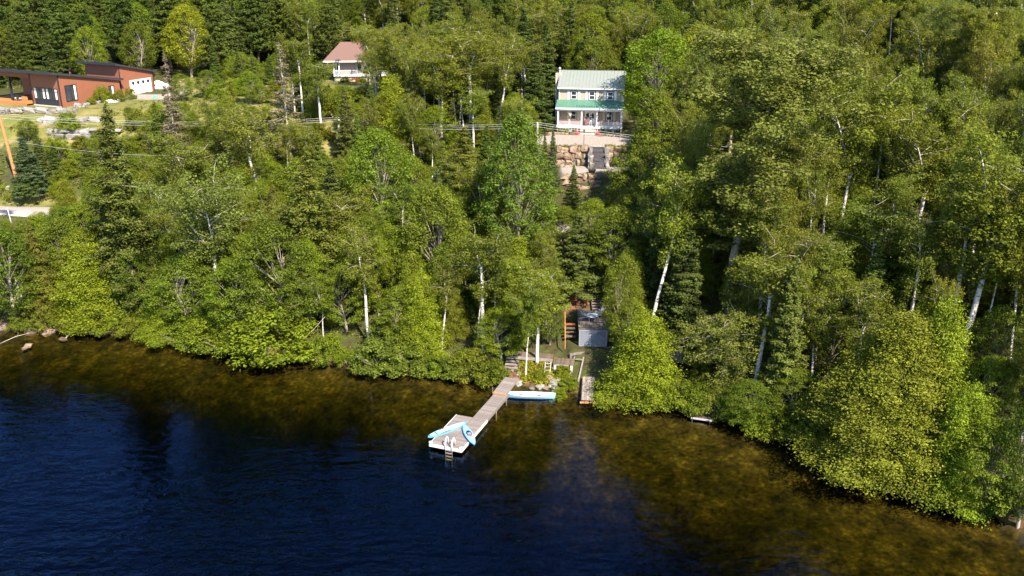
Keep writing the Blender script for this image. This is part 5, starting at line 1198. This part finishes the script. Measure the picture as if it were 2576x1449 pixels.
# ramp to the shore
RA = at_z(1455*2576/2981, 1146*2576/2981, .56); RB = at_z(1489*2576/2981, 1102*2576/2981, .95)
rv_ = RB-RA; ra = math.atan2(rv_.y, rv_.x); rl = math.hypot(rv_.x, rv_.y); rt = thing('dock_ramp', 'sloping plank ramp from the dock up to the shore', 'ramp', RA, ra); rt.rotation_euler = (0, -math.atan2(rv_.z, rl), ra)
x = .05
while x < rl: plank(rt, x, -.62, .62, .02); x += .142
b = MB(); b.box(-.02, rl, -.68, -.635, -.14, .05); b.box(-.02, rl, .635, .68, -.14, .05); part(b, 'stringer', M['grey_wood'], rt)
b = MB(); b.box(-.22, -.03, -.66, .66, -.05, .06); part(b, 'threshold_board', M['orange_wood'], rt)

# canoe
def boat(name, label, cat, a, b_, z):
    a, b_ = Vector(a), Vector(b_); c = (a+b_)/2; return thing(name, label, cat, (c.x, c.y, z), math.atan2(b_.y-a.y, b_.x-a.x)), (b_-a).length
cn, L = boat('canoe', 'pale blue canoe with white inside moored beside the dock', 'canoe', at_z(1472*2576/2981, 1147*2576/2981, .3), at_z(1617*2576/2981, 1151*2576/2981, .3), -.10)
V, F, rows = hull(L, .98, .46, 21, 11, .05, .16); b = MB(); b.add(V, F); part(b, 'hull', M['canoe_blue'], cn, smooth=True)
V, F, r2 = hull(L, .98, .455, 21, 11, .05, .16, True, .035); b = MB(); b.add(V, F); part(b, 'inside', M['canoe_white'], cn, smooth=True)
b = MB()
for s in (0, -1): b.tube([rows[i][s] for i in range(21)], .022, 6)
part(b, 'gunwale', M['canoe_white'], cn)
for x in (-.95, .85): b = MB(); b.box(x-.16, x+.16, -.30, .30, .26, .31); part(b, 'seat', M['red_seat'], cn)
b = MB(); b.box(-.03, .03, -.46, .46, .41, .45); part(b, 'thwart', M['grey_wood'], cn)
for s, m in ((-1, 'canoe_blue'), (1, 'canoe_blue')):
    i0 = 0 if s < 0 else 20; q = [i0, i0-s, i0-2*s]; b = MB(); b.add([rows[q[0]][5], rows[q[1]][0], rows[q[1]][-1], rows[q[2]][0], rows[q[2]][-1], rows[q[0]][0], rows[q[0]][-1]], [(5, 1, 2, 6), (1, 3, 4, 2)])
    for i, v in enumerate(b.v): b.v[i] = (v[0], v[1], v[2]+.012)
    part(b, 'end_deck', M[m], cn)
b = MB(); b.tube([(-L/2+.1, 0, .6), (-L/2-.15, .1, .5), (-L/2-.35, .2, .62)], .014, 5); part(b, 'mooring_rope', M['navy'], cn)
# kayak
ky, L = boat('kayak', 'blue sit-in kayak lying across the end of the dock', 'kayak', at_z(1349*2576/2981, 1236*2576/2981, .7), at_z(1381.5*2576/2981, 1295*2576/2981, .7), .53)
def closed_hull(L, B, Hh, n=19, k=14, pw=2.0, ex=.8, ends=.12, camber=1.0):
    V = []
    for i in range(n):
        u = -1+2*i/(n-1); f = max(0.0, 1-abs(u)**pw)**ex; hb = B/2*f+.015; hh = Hh*(.45+.55*f); kz = ends*abs(u)**3
        for j in range(k):
            a = 2*math.pi*j/k; ca, sa = math.cos(a), math.sin(a); V.append((u*L/2, hb*math.copysign(abs(ca)**.8, ca), kz+hh*.5+(hh*.5)*math.copysign(abs(sa)**.9, sa)*(camber if sa > 0 else 1)))
    F = [(i*k+j, i*k+(j+1) % k, (i+1)*k+(j+1) % k, (i+1)*k+j) for i in range(n-1) for j in range(k)]+[tuple(range(k))[::-1], tuple((n-1)*k+j for j in range(k))]
    return V, F
V, F = closed_hull(L, .78, .34); b = MB(); b.add(V, F)
for i, f in enumerate(b.f):
    zc = sum(b.v[q][2] for q in f)/len(f); b.m[i] = 1 if zc > .24 else 0
part(b, 'hull', [M['kayak_blue'], M['kayak_light']], ky, smooth=True)
b = MB(); n = 20
rim = [(.12+.52*math.cos(2*math.pi*i/n), .22*math.sin(2*math.pi*i/n), .355) for i in range(n)]
b.tube(rim+[rim[0], rim[1]], .022, 6); ck = part(b, 'cockpit_rim', M['navy'], ky)
b = MB(); b.add([(x, y, .349) for x, y, z in rim], [tuple(range(n))]); part(b, 'cockpit_opening', M['navy'], ck)
b = MB(); b.box(.2, .62, -.17, .17, .352, .39); part(b, 'seat', M['red_seat'], ky); b = MB(); b.box(-.02, .2, -.15, .15, .352, .372); part(b, 'seat_front', M['sky_blue'], ky)
b = MB()
for x in (.85, 1.05): b.tube([(x, -.22, .335), (x, 0, .352), (x, .22, .335)], .012, 5)
part(b, 'deck_cord', M['black'], ky)
b = MB(); b.lathe([(.13, 0), (.13, .02), (.1, .035)], (-.85, 0, .335), 12); part(b, 'hatch', M['kayak_light'], ky)
b = MB(); b.lathe([(.1, 0), (.1, .015)], (1.0, 0, .335), 10); part(b, 'rear_hatch', M['white'], ky)
# paddle board
sp, L = boat('paddle_board', 'blue and white inflatable paddle board lying over the corner of the dock', 'paddle board', at_z(1246*2576/2981, 1272*2576/2981, .62), at_z(1358*2576/2981, 1230*2576/2981, .62), .545)
def outline(L, B, n=24, inset=0.0, x0=-1, x1=1):
    up = []; 
    for i in range(n+1):
        u = x0+(x1-x0)*i/n; f = max(0.0, 1-abs(u)**(3.4 if u > 0 else 2.6))**.62; up.append((u*(L/2-inset), max(.004, B/2*f-inset)))
    return [(x, y) for x, y in up]+[(x, -y) for x, y in up[::-1]]
def slab(L, B, z0, z1, inset=0.0, x0=-1, x1=1):
    o = outline(L, B, 24, inset, x0, x1); n = len(o); q = MB()
    q.add([(x, y, z0) for x, y in o]+[(x, y, z1) for x, y in o], [tuple(range(n))[::-1], tuple(range(n, 2*n))]+[(i, (i+1) % n, n+(i+1) % n, n+i) for i in range(n)]); return q
V = slab(L, .80, 0, .13); part(V, 'board', M['sky_blue'], sp)
part(slab(L, .80, .131, .137, .10, -.55, .93), 'deck_pad', M['white'], sp)
part(slab(L, .80, .131, .139, .08, -.92, -.66), 'nose_pad', M['white'], sp)
b = MB(); b.box(-.60*L/2, -.56*L/2, -.22, .22, .1315, .1385); part(b, 'nose_stripe', M['navy'], sp)
b = MB(); b.box(-.45*L/2, .10*L/2, -.31, -.22, .132, .15); part(b, 'paddle_shaft_bag', M['navy'], sp)
b = MB(); b.box(-.35*L/2, .0*L/2, .25, .32, .132, .15); part(b, 'side_stripe', M['navy'], sp)
b = MB()
for k in range(4): b.box(-.86*L/2+k*.08, -.86*L/2+k*.08+.025, -.20, -.04, .1395, .143)
part(b, 'bungee_cord', M['black'], sp)
b = MB(); b.add([(-.96*L/2, 0, .142), (-.90*L/2, .10, .142), (-.86*L/2, .03, .142), (-.90*L/2, -.02, .142)], [(0, 1, 2, 3)]); part(b, 'nose_emblem', M['black'], sp)
b = MB(); b.lathe([(.05, 0), (.05, .03)], (-.02*L/2, -.1, .138), 10); part(b, 'carry_handle', M['alu'], sp)

# ------------------------------------------------------------------ shore below the stairs
def shore_z(x, y): return gz(x, y)
dk2 = thing('sitting_deck', 'small raised wooden deck with lattice skirt above the boat launch', 'deck', (6.95, 87.85, 4.0), R(-2))
x = .07
while x < 5.5:
    o = link('plank', random.choice(PLANKS), dk2, (-.1, x, -.04), (0, 0, -math.pi/2), (1, 3.35, 1)); o.data = PLANKS[0]; o.location.x = -.1; x += .142
dark_plank = []
for i in range(2):
    b = MB(); b.box(-.065, .065, 0, 1, -.035, .035); dark_plank.append(b.mesh('plank', M['grey_wood']))
for o in dk2.children: o.data = random.choice(dark_plank)
b = MB()
for i in range(-12, 26):
    for s in (-1, 1):
        x0 = i*.13; z0, z1 = -1.66, -.06; a = Vector((x0, 0, z0)); e = Vector((x0+s*1.6, 0, z1))
        ts = sorted([(0-x0)/(s*1.6), (2.76-x0)/(s*1.6)]); t0, t1 = max(0, ts[0]), min(1, ts[1])
        if t1-t0 > .03: b.beam(a.lerp(e, t0)+Vector((0, -.012*s, 0)), a.lerp(e, t1)+Vector((0, -.012*s, 0)), .045, .012, (0, 1, 0))
la = part(b, 'lattice', M['lattice'], dk2); la['kind'] = 'stuff'
b = MB(); b.box(-.04, 2.8, -.04, .02, -.08, .03); b.box(-.04, 2.8, -.04, .02, -1.76, -1.66); b.box(-.06, .02, -.04, .03, -1.76, -.08); b.box(2.74, 2.82, -.04, .03, -1.76, -.08); part(b, 'lattice_frame', M['lattice'], dk2)
b = MB()
for xx in (.05, 2.7):
    for yy in (.15, 5.3): b.box(xx-.06, xx+.06, yy-.06, yy+.06, -2.2, -.08)
part(b, 'posts', M['dark_wood'], dk2)
def rail(parent, pts, h, m, name='railing', n=0):
    b = MB()
    for a, c in zip(pts, pts[1:]): b.beam(Vector(a)+Vector((0, 0, h)), Vector(c)+Vector((0, 0, h)), .09, .06); b.beam(Vector(a)+Vector((0, 0, h*.45)), Vector(c)+Vector((0, 0, h*.45)), .05, .05)
    for q in pts: b.beam(Vector(q), Vector(q)+Vector((0, 0, h)), .09, .09, (0, 1, 0))
    return b.build(name, M[m], parent)
b = MB()
for i in range(21): b.box(.05+i*.132, .08+i*.132, .03, .06, 0, .88)
b.box(.0, 2.78, .01, .08, .88, .95); part(b, 'front_railing', M['dark_wood'], dk2)
rail(dk2, [(3.0, .1, 0), (3.05, 1.9, 0), (3.1, 3.6, 0), (3.1, 5.4, 0)], .95, 'dark_wood')
tw = at_z(1490, 793, 4.72)
t = thing('round_table', 'round frosted table on the small raised deck', 'table', (tw.x, tw.y, 4.0)); b = MB(); b.lathe([(.62, .70), (.64, .72), (.62, .74)], n=24); part(b, 'table_top', M['table_top'], t)
for k in range(4): b = MB(); b.tube([(.48*math.cos(k*1.571+.78), .48*math.sin(k*1.571+.78), 0), (.4*math.cos(k*1.571+.78), .4*math.sin(k*1.571+.78), .70)], .022, 6); part(b, 'leg', M['alu'], t)
def adirondack(label, loc, rz):
    t = thing('adirondack_chair', label, 'chair', loc, rz, 'slatted chairs on the deck')
    for i in range(5): b = MB(); x = -.27+i*.135; b.beam((x, -.05, .34), (x, .42, 1.08-.03*abs(i-2)), .12, .022, (0, -1, .5)); part(b, 'back_slat', M['plastic_grey'], t)
    for i in range(4): b = MB(); y = -.62+i*.145; b.beam((-.3, y, .42-.03*i), (.3, y, .42-.03*i), .13, .025); part(b, 'seat_slat', M['plastic_grey'], t)
    for s in (-1, 1):
        b = MB(); b.box(s*.38-.07, s*.38+.07, -.72, .12, .58, .61); part(b, 'armrest', M['plastic_grey'], t)
        b = MB(); b.box(s*.36-.02, s*.36+.02, -.70, -.58, 0, .58); part(b, 'leg', M['plastic_grey'], t)
        b = MB(); b.beam((s*.33, -.68, .36), (s*.33, .4, .04), .03, .12); part(b, 'leg', M['plastic_grey'], t)
a = at_z(1467, 800, 4.0); adirondack('grey slatted deck chair left of the round table', (a.x, a.y, 4.0), R(75)); a = at_z(1511, 796, 4.0); adirondack('grey slatted deck chair right of the round table', (a.x+.05, a.y+.1, 4.0), R(-60))
# wooden stairs up the slope
st = thing('wooden_stairs', 'long flight of old wooden stairs from the road down to the deck', 'stairs', (8.75, 93.5, 4.05))
NS = 24; top = Vector((-.25, 8.6, 4.25))
for k in range(NS):
    u = (k+.5)/NS; b = MB(); b.box(0, 1.15, -.15, .16, -.03, .03); o = part(b, 'tread', M['grey_wood'], st); o.location = (top.x*u, top.y*u, top.z*u)
    b = MB(); b.box(0, 1.15, .16, .18, -.18, -.03); part(b, 'riser', M['dark_wood'], o)
for x in (-.05, 1.2): b = MB(); b.beam((x, -.2, -.12), (x+top.x, top.y+.1, top.z-.1), .06, .26); part(b, 'stringer', M['dark_wood'], st)
b = MB(); q = [Vector((1.27, 0, 0))+Vector(top)*u for u in (0, .25, .5, .75, 1)]
for a, c in zip(q, q[1:]): b.beam(a+Vector((0, 0, .9)), c+Vector((0, 0, .9)), .09, .05)
for a in q: b.beam(a-Vector((0, 0, .2)), a+Vector((0, 0, .9)), .08, .08, (0, 1, 0))
part(b, 'handrail', M['orange_wood'], st)
b = MB(); b.box(-.35, 1.1, 8.5, 9.8, 4.1, 4.2); part(b, 'landing', M['grey_wood'], st)
# short side steps left of the deck with a stained rail
s2 = thing('side_steps', 'short dark wooden steps with a stained rail left of the raised deck', 'steps', (5.55, 89.0, 2.75), R(0))
for k in range(4): b = MB(); b.box(0, 1.1, k*.42, k*.42+.4, k*.28, k*.28+.07); part(b, 'tread', M['redwood'] if k == 3 else M['dark_wood'], s2)
b = MB(); b.beam((-.1, -1.6, .55), (.05, 2.2, 1.95), .10, .08); b.beam((-.1, -1.6, -.6), (-.1, -1.6, .55), .09, .09, (0, 1, 0)); b.beam((.05, 2.2, .6), (.05, 2.2, 1.95), .09, .09, (0, 1, 0)); part(b, 'handrail', M['orange_wood'], s2)
# boardwalk along the bank
bw = thing('boardwalk', 'dark plank boardwalk along the bank above the canoe', 'boardwalk', (-.2, 86.55, 1.72), R(-11))
b = MB(); b.box(-.075, .075, 0, 1, -.03, .03); BP = b.mesh('plank', M['dark_wood'])
x = .08
while x < 4.4: link('plank', BP, bw, (x, 0, 0), (0, 0, random.gauss(0, .01)), (1, 1.25, 1)); x += .16
b = MB(); b.box(0, 4.4, -.06, -.005, -.28, .04); part(b, 'edge_board', M['grey_wood'], bw)
b = MB()
for x in (.3, 2.2, 4.1): b.box(x-.06, x+.06, .05, .17, -1.3, -.05)
part(b, 'posts', M['dark_wood'], bw)
bw2 = thing('plank_platform', 'square plank platform on pale concrete feet beside the boardwalk', 'platform', (4.1, 84.75, 1.62), R(-8)); x = .08
while x < 2.1: link('plank', BP, bw2, (x, 0, 0), (0, 0, random.gauss(0, .01)), (1, 1.5, 1)); x += .16
b = MB(); b.box(0.25, 1.6, -.08, -.01, -.1, .03); part(b, 'edge_board', M['grey_wood'], bw2)
for x in (.1, 1.75): b = MB(); b.box(x, x+.24, -.1, .16, -1.2, -.06); part(b, 'foot', M['concrete'], bw2)
t = thing('bank_steps', 'rough plank steps in the bank above the dock ramp', 'steps', (-.75, 85.2, .95), R(-8))
for k in range(4): b = MB(); b.box(0, 1.35, k*.36, k*.36+.32, k*.2, k*.2+.1); part(b, 'tread', M['grey_wood'], t)
tb = thing('log_beam', 'long weathered timber beam lying below the lattice', 'timber beam', (5.95, 86.35, 1.95), R(16)); b = MB(); b.beam((0, 0, 0), (4.6, 0, .25), .22, .2); part(b, 'beam', M['grey_wood'], tb); b = MB(); b.box(-.1, .12, -.14, .14, -.9, .12); part(b, 'post', M['grey_wood'], tb)
lad = at_z(1590*2576/2981, 1086*2576/2981, .9); t = thing('wooden_ladder', 'small pale ladder leaning against the bank below the boardwalk', 'ladder', (lad.x-.2, lad.y, gz(lad.x, lad.y)-.05), R(-4))
for x in (0, .55): b = MB(); b.beam((x, 0, 0), (x+.1, .75, 1.25), .06, .06); part(b, 'side_rail', M['plastic_grey'], t)
for k in range(4): u = .2+k*.24; b = MB(); b.beam((.1*u, .75*u, 1.25*u), (.55+.1*u, .75*u, 1.25*u), .045, .045); part(b, 'rung', M['plastic_grey'], t)
# boat launch rails
bl = thing('boat_launch_rails', 'pair of grey timber launch rails running down to the water', 'boat launch', (0, 0, 0))
for px0, py0, px1, py1 in ((1673, 1044, 1655, 1114), (1699, 1047, 1683, 1120)):
    a = at_ground(px0*2576/2981, py0*2576/2981)+Vector((0, 0, .2)); c = at_ground(px1*2576/2981, py1*2576/2981)+Vector((0, 0, .22)); b = MB(); b.beam(a, c, .13, .14); part(b, 'rail', M['grey_wood'], bl)
a = at_ground(1676*2576/2981, 1052*2576/2981)+Vector((0, 0, .2)); c = at_ground(1698*2576/2981, 1054*2576/2981)+Vector((0, 0, .2)); b = MB(); b.beam(a, c, .3, .06); part(b, 'cross_board', M['grey_wood'], bl)
a = at_z(1710*2576/2981, 1165*2576/2981, .3); t = thing('launch_plank', 'wide dark gangplank sloping from the bank into the water right of the rails', 'gangplank', (a.x, a.y, .25), R(78)); t.rotation_euler = (0, -R(13), R(84))
for k in range(5): b = MB(); b.box(0, 3.6, -.56+k*.225, -.56+k*.225+.21, 0, .05); part(b, 'plank', M['grey_wood'], t)
b = MB(); b.box(-.03, 3.6, -.6, -.565, -.1, .05); b.box(-.03, 3.6, .57, .605, -.1, .05); part(b, 'side_board', M['dark_wood'], t)
a = at_z(1706*2576/2981, 1171*2576/2981, -.05); t = thing('sunken_log', 'orange-brown log lying in shallow water below the gangplank', 'log', (a.x-.6, a.y-.15, -.02), R(-4)); b = MB(); b.tube([(0, 0, 0), (1.2, .05, .02), (2.9, -.05, -.05)], [.12, .13, .09], 8); part(b, 'trunk', M['orange_wood'], t)
# rocks and plants at the landing
for k, (px, py, s, lab) in enumerate([(1597, 1103, .7, 'flat pale rock above the canoe stern'), (1618, 1110, .8, 'flat pale rock beside the launch rails'), (1612, 1122, .9, 'layered grey rock at the water right of the canoe'), (1632, 1118, .6, 'small upright grey rock by the launch rails'), (1618, 1135, .8, 'dark wet rock at the end of the canoe'), (1573, 1128, .6, 'brown rock in the plants behind the canoe'), (1588, 1131, .5, 'small brown rock behind the canoe'), (1508, 1118, .7, 'rounded brown rock under the end of the dock ramp'), (1492, 1078, .7, 'pale rock below the bank steps'), (1506, 1072, .6, 'grey rock beside the bank steps'), (1512, 1090, .5, 'small pink rock above the dock ramp'), (1549, 1131, .45, 'small white rock near the middle of the canoe')]):
    q = at_ground(px*2576/2981, py*2576/2981); t = thing('rock', lab, 'rock', (q.x, q.y, max(q.z, -.1)+.05), random.random()*3); link('boulder', random.choice(GSTONE if k % 3 else STONE), t, scale=(s*1.2, s, s*.6))
g2 = Crown()
for k in range(330):
    x = random.uniform(.6, 5.4); y = random.uniform(83.0, 86.2)
    if y < float(shore(x)) + .2 or (x < 1 and y < 84): continue
    if random.random() < .25: continue
    g2.clump((x, y, gz(x, y)+.18), .25+.2*random.random(), 22, .17, .8, .8, tone=.8+.6*random.random())
o = link('bank_weeds', g2.mesh('bank_weeds', M['shrub_leaf'])); o.color = (1.5, 1.35, .9, 1); tag(o, 'weeds growing over the sunny bank behind the canoe', 'weeds', kind='stuff')
for px, py, w, tint, lab in [(1628*.8641, 1152*.8641, 45, 'lime', 'bright water plant clump right of the canoe end'), (1655*.8641, 1130*.8641, 60, 'bright', 'leafy shrub between the launch rails and the canoe'), (1640*.8641, 1092*.8641, 50, 'lime', 'yellowish shrub left of the launch rails'), (1575*.8641, 1100*.8641, 45, 'bright', 'upright leafy plant behind the canoe')]:
    q = at_ground(px, py); plant('shrub', q.x, q.y, 1.0, w*86/FPX, T[tint], lab)
# left bank: boulders and driftwood
for k, (px, py, s, lab) in enumerate([(6, 826, 1.1, 'flat pink boulder at the western end of the beach'), (80, 836, .8, 'dark pink boulder standing in the shallow water'), (72, 832, .8, 'light pink boulder on the bank by the beach'), (72, 868, .6, 'pink boulder lying in shallow water off the beach'), (62, 874, .4, 'small pink boulder off the beach'), (115, 838, .7, 'grey boulder at the water edge of the beach'), (158, 852, .6, 'pale boulder in the water before the driftwood'), (128, 834, .9, 'dark boulder under the bank shrubs'), (436, 866, .5, 'small pink boulder left of the grey snag'), (890, 918, .7, 'pink boulder at the foot of the leaning birch')]):
    q = at_z(px, py, .0); t = thing('boulder', lab, 'boulder', (q.x, q.y, max(gz(q.x, q.y), -.15)+.08), random.random()*3); link('rock', random.choice(STONE), t, scale=(s*1.3, s, s*.62))
for (x0, y0), (x1, y1), r, lab in [((160, 853), (240, 815), .07, 'thin driftwood branch reaching from the bank into the water'), ((462, 880), (490, 852), .13, 'grey snag sticking out of the water by the bank'), ((0, 862), (75, 845), .03, 'long thin stick floating off the beach'), ((95, 832), (150, 812), .14, 'fallen pale log on the beach bank')]:
    a = at_z(x0, y0, .0); c = at_z(x1, y1, .0); c.z = max(gz(c.x, c.y), 0)+.35; t = thing('driftwood', lab, 'driftwood', a); b = MB(); m = (c-a); b.tube([(0, 0, -.1), m*.5+Vector((.1, 0, .15)), m], [r, r*.9, r*.5], 6); b.tube([m*.55, m*.55+Vector((.3, .2, .5))], [r*.5, r*.2], 5); part(b, 'branch', M['dead_wood'], t)
# neighbour's fence, deck and little dock on the right
a = at_z(1915*.8641, 1000*.8641, 3.2); c = at_z(1958*.8641, 962*.8641, 3.4)
t = thing('wooden_fence', 'weathered board fence behind the drooping birch', 'fence', (a.x, a.y, gz(a.x, a.y)-.2), math.atan2(c.y-a.y, c.x-a.x)); Lf = (Vector((c.x, c.y, 0))-Vector((a.x, a.y, 0))).length; n = int(Lf/.17)
for k in range(n): b = MB(); b.box(k*.17, k*.17+.155, -.015, .015, 0, 1.9+.05*random.random()); part(b, 'board', M['grey_wood'], t)
b = MB()
for z in (.4, 1.5): b.box(0, Lf, .016, .07, z, z+.1)
part(b, 'rail', M['dark_wood'], t)
t = thing('neighbour_deck', 'grey plank deck half hidden under the drooping birch', 'deck', (a.x+.2, a.y-2.6, 2.6), R(-18))
for k in range(14): b = MB(); b.box(0, 4.6, k*.17, k*.17+.155, 0, .04); part(b, 'plank', M['grey_wood'], t)
b = MB()
for x in (.1, 4.4): b.box(x, x+.12, .05, .17, -2.2, 0); b.box(x, x+.12, 2.1, 2.22, -1.6, 0)
part(b, 'posts', M['dark_wood'], t)
a = at_z(2208*.8641, 1020*.8641, 3.6); t = thing('grey_railing', 'grey wooden railing glimpsed between the east shore trees', 'railing', (a.x-.6, a.y, gz(a.x, a.y)), R(-10)); b = MB()
for k in range(9): b.box(k*.17, k*.17+.05, -.02, .02, .05, .95)
part(b, 'balusters', M['grey_wood'], t); b = MB(); b.box(-.05, 1.5, -.05, .05, .95, 1.02); part(b, 'top_rail', M['grey_wood'], t)
a = at_z(2012*.8641, 1214*.8641, .35); t = thing('small_dock', 'small dark dock with a white edge under overhanging boughs', 'dock', (a.x, a.y, .3), R(-18))
for k in range(12): b = MB(); b.box(k*.16, k*.16+.145, 0, 1.5, 0, .05); part(b, 'plank', M['dark_wood'], t)
b = MB(); b.box(0, 1.92, -.06, -.005, -.10, .06); part(b, 'edge', M['plastic_grey'], t)
b = MB()
for x in (.1, 1.7): b.tube([(x, .1, -1.2), (x, .1, 0)], .05, 6); b.tube([(x, 1.3, -1.2), (x, 1.3, 0)], .05, 6)
part(b, 'piles', M['dark_wood'], t)
tri = {o.data.name: len(o.data.loops) - 2*len(o.data.polygons) for o in bpy.data.objects if o.type == 'MESH'}
print('TRIANGLES', sum(tri.values()), 'road pixel', to_pix(-57, 116.2, gz(-57, 116.2)), to_pix(-52, 115.5, gz(-52, 115.5)))
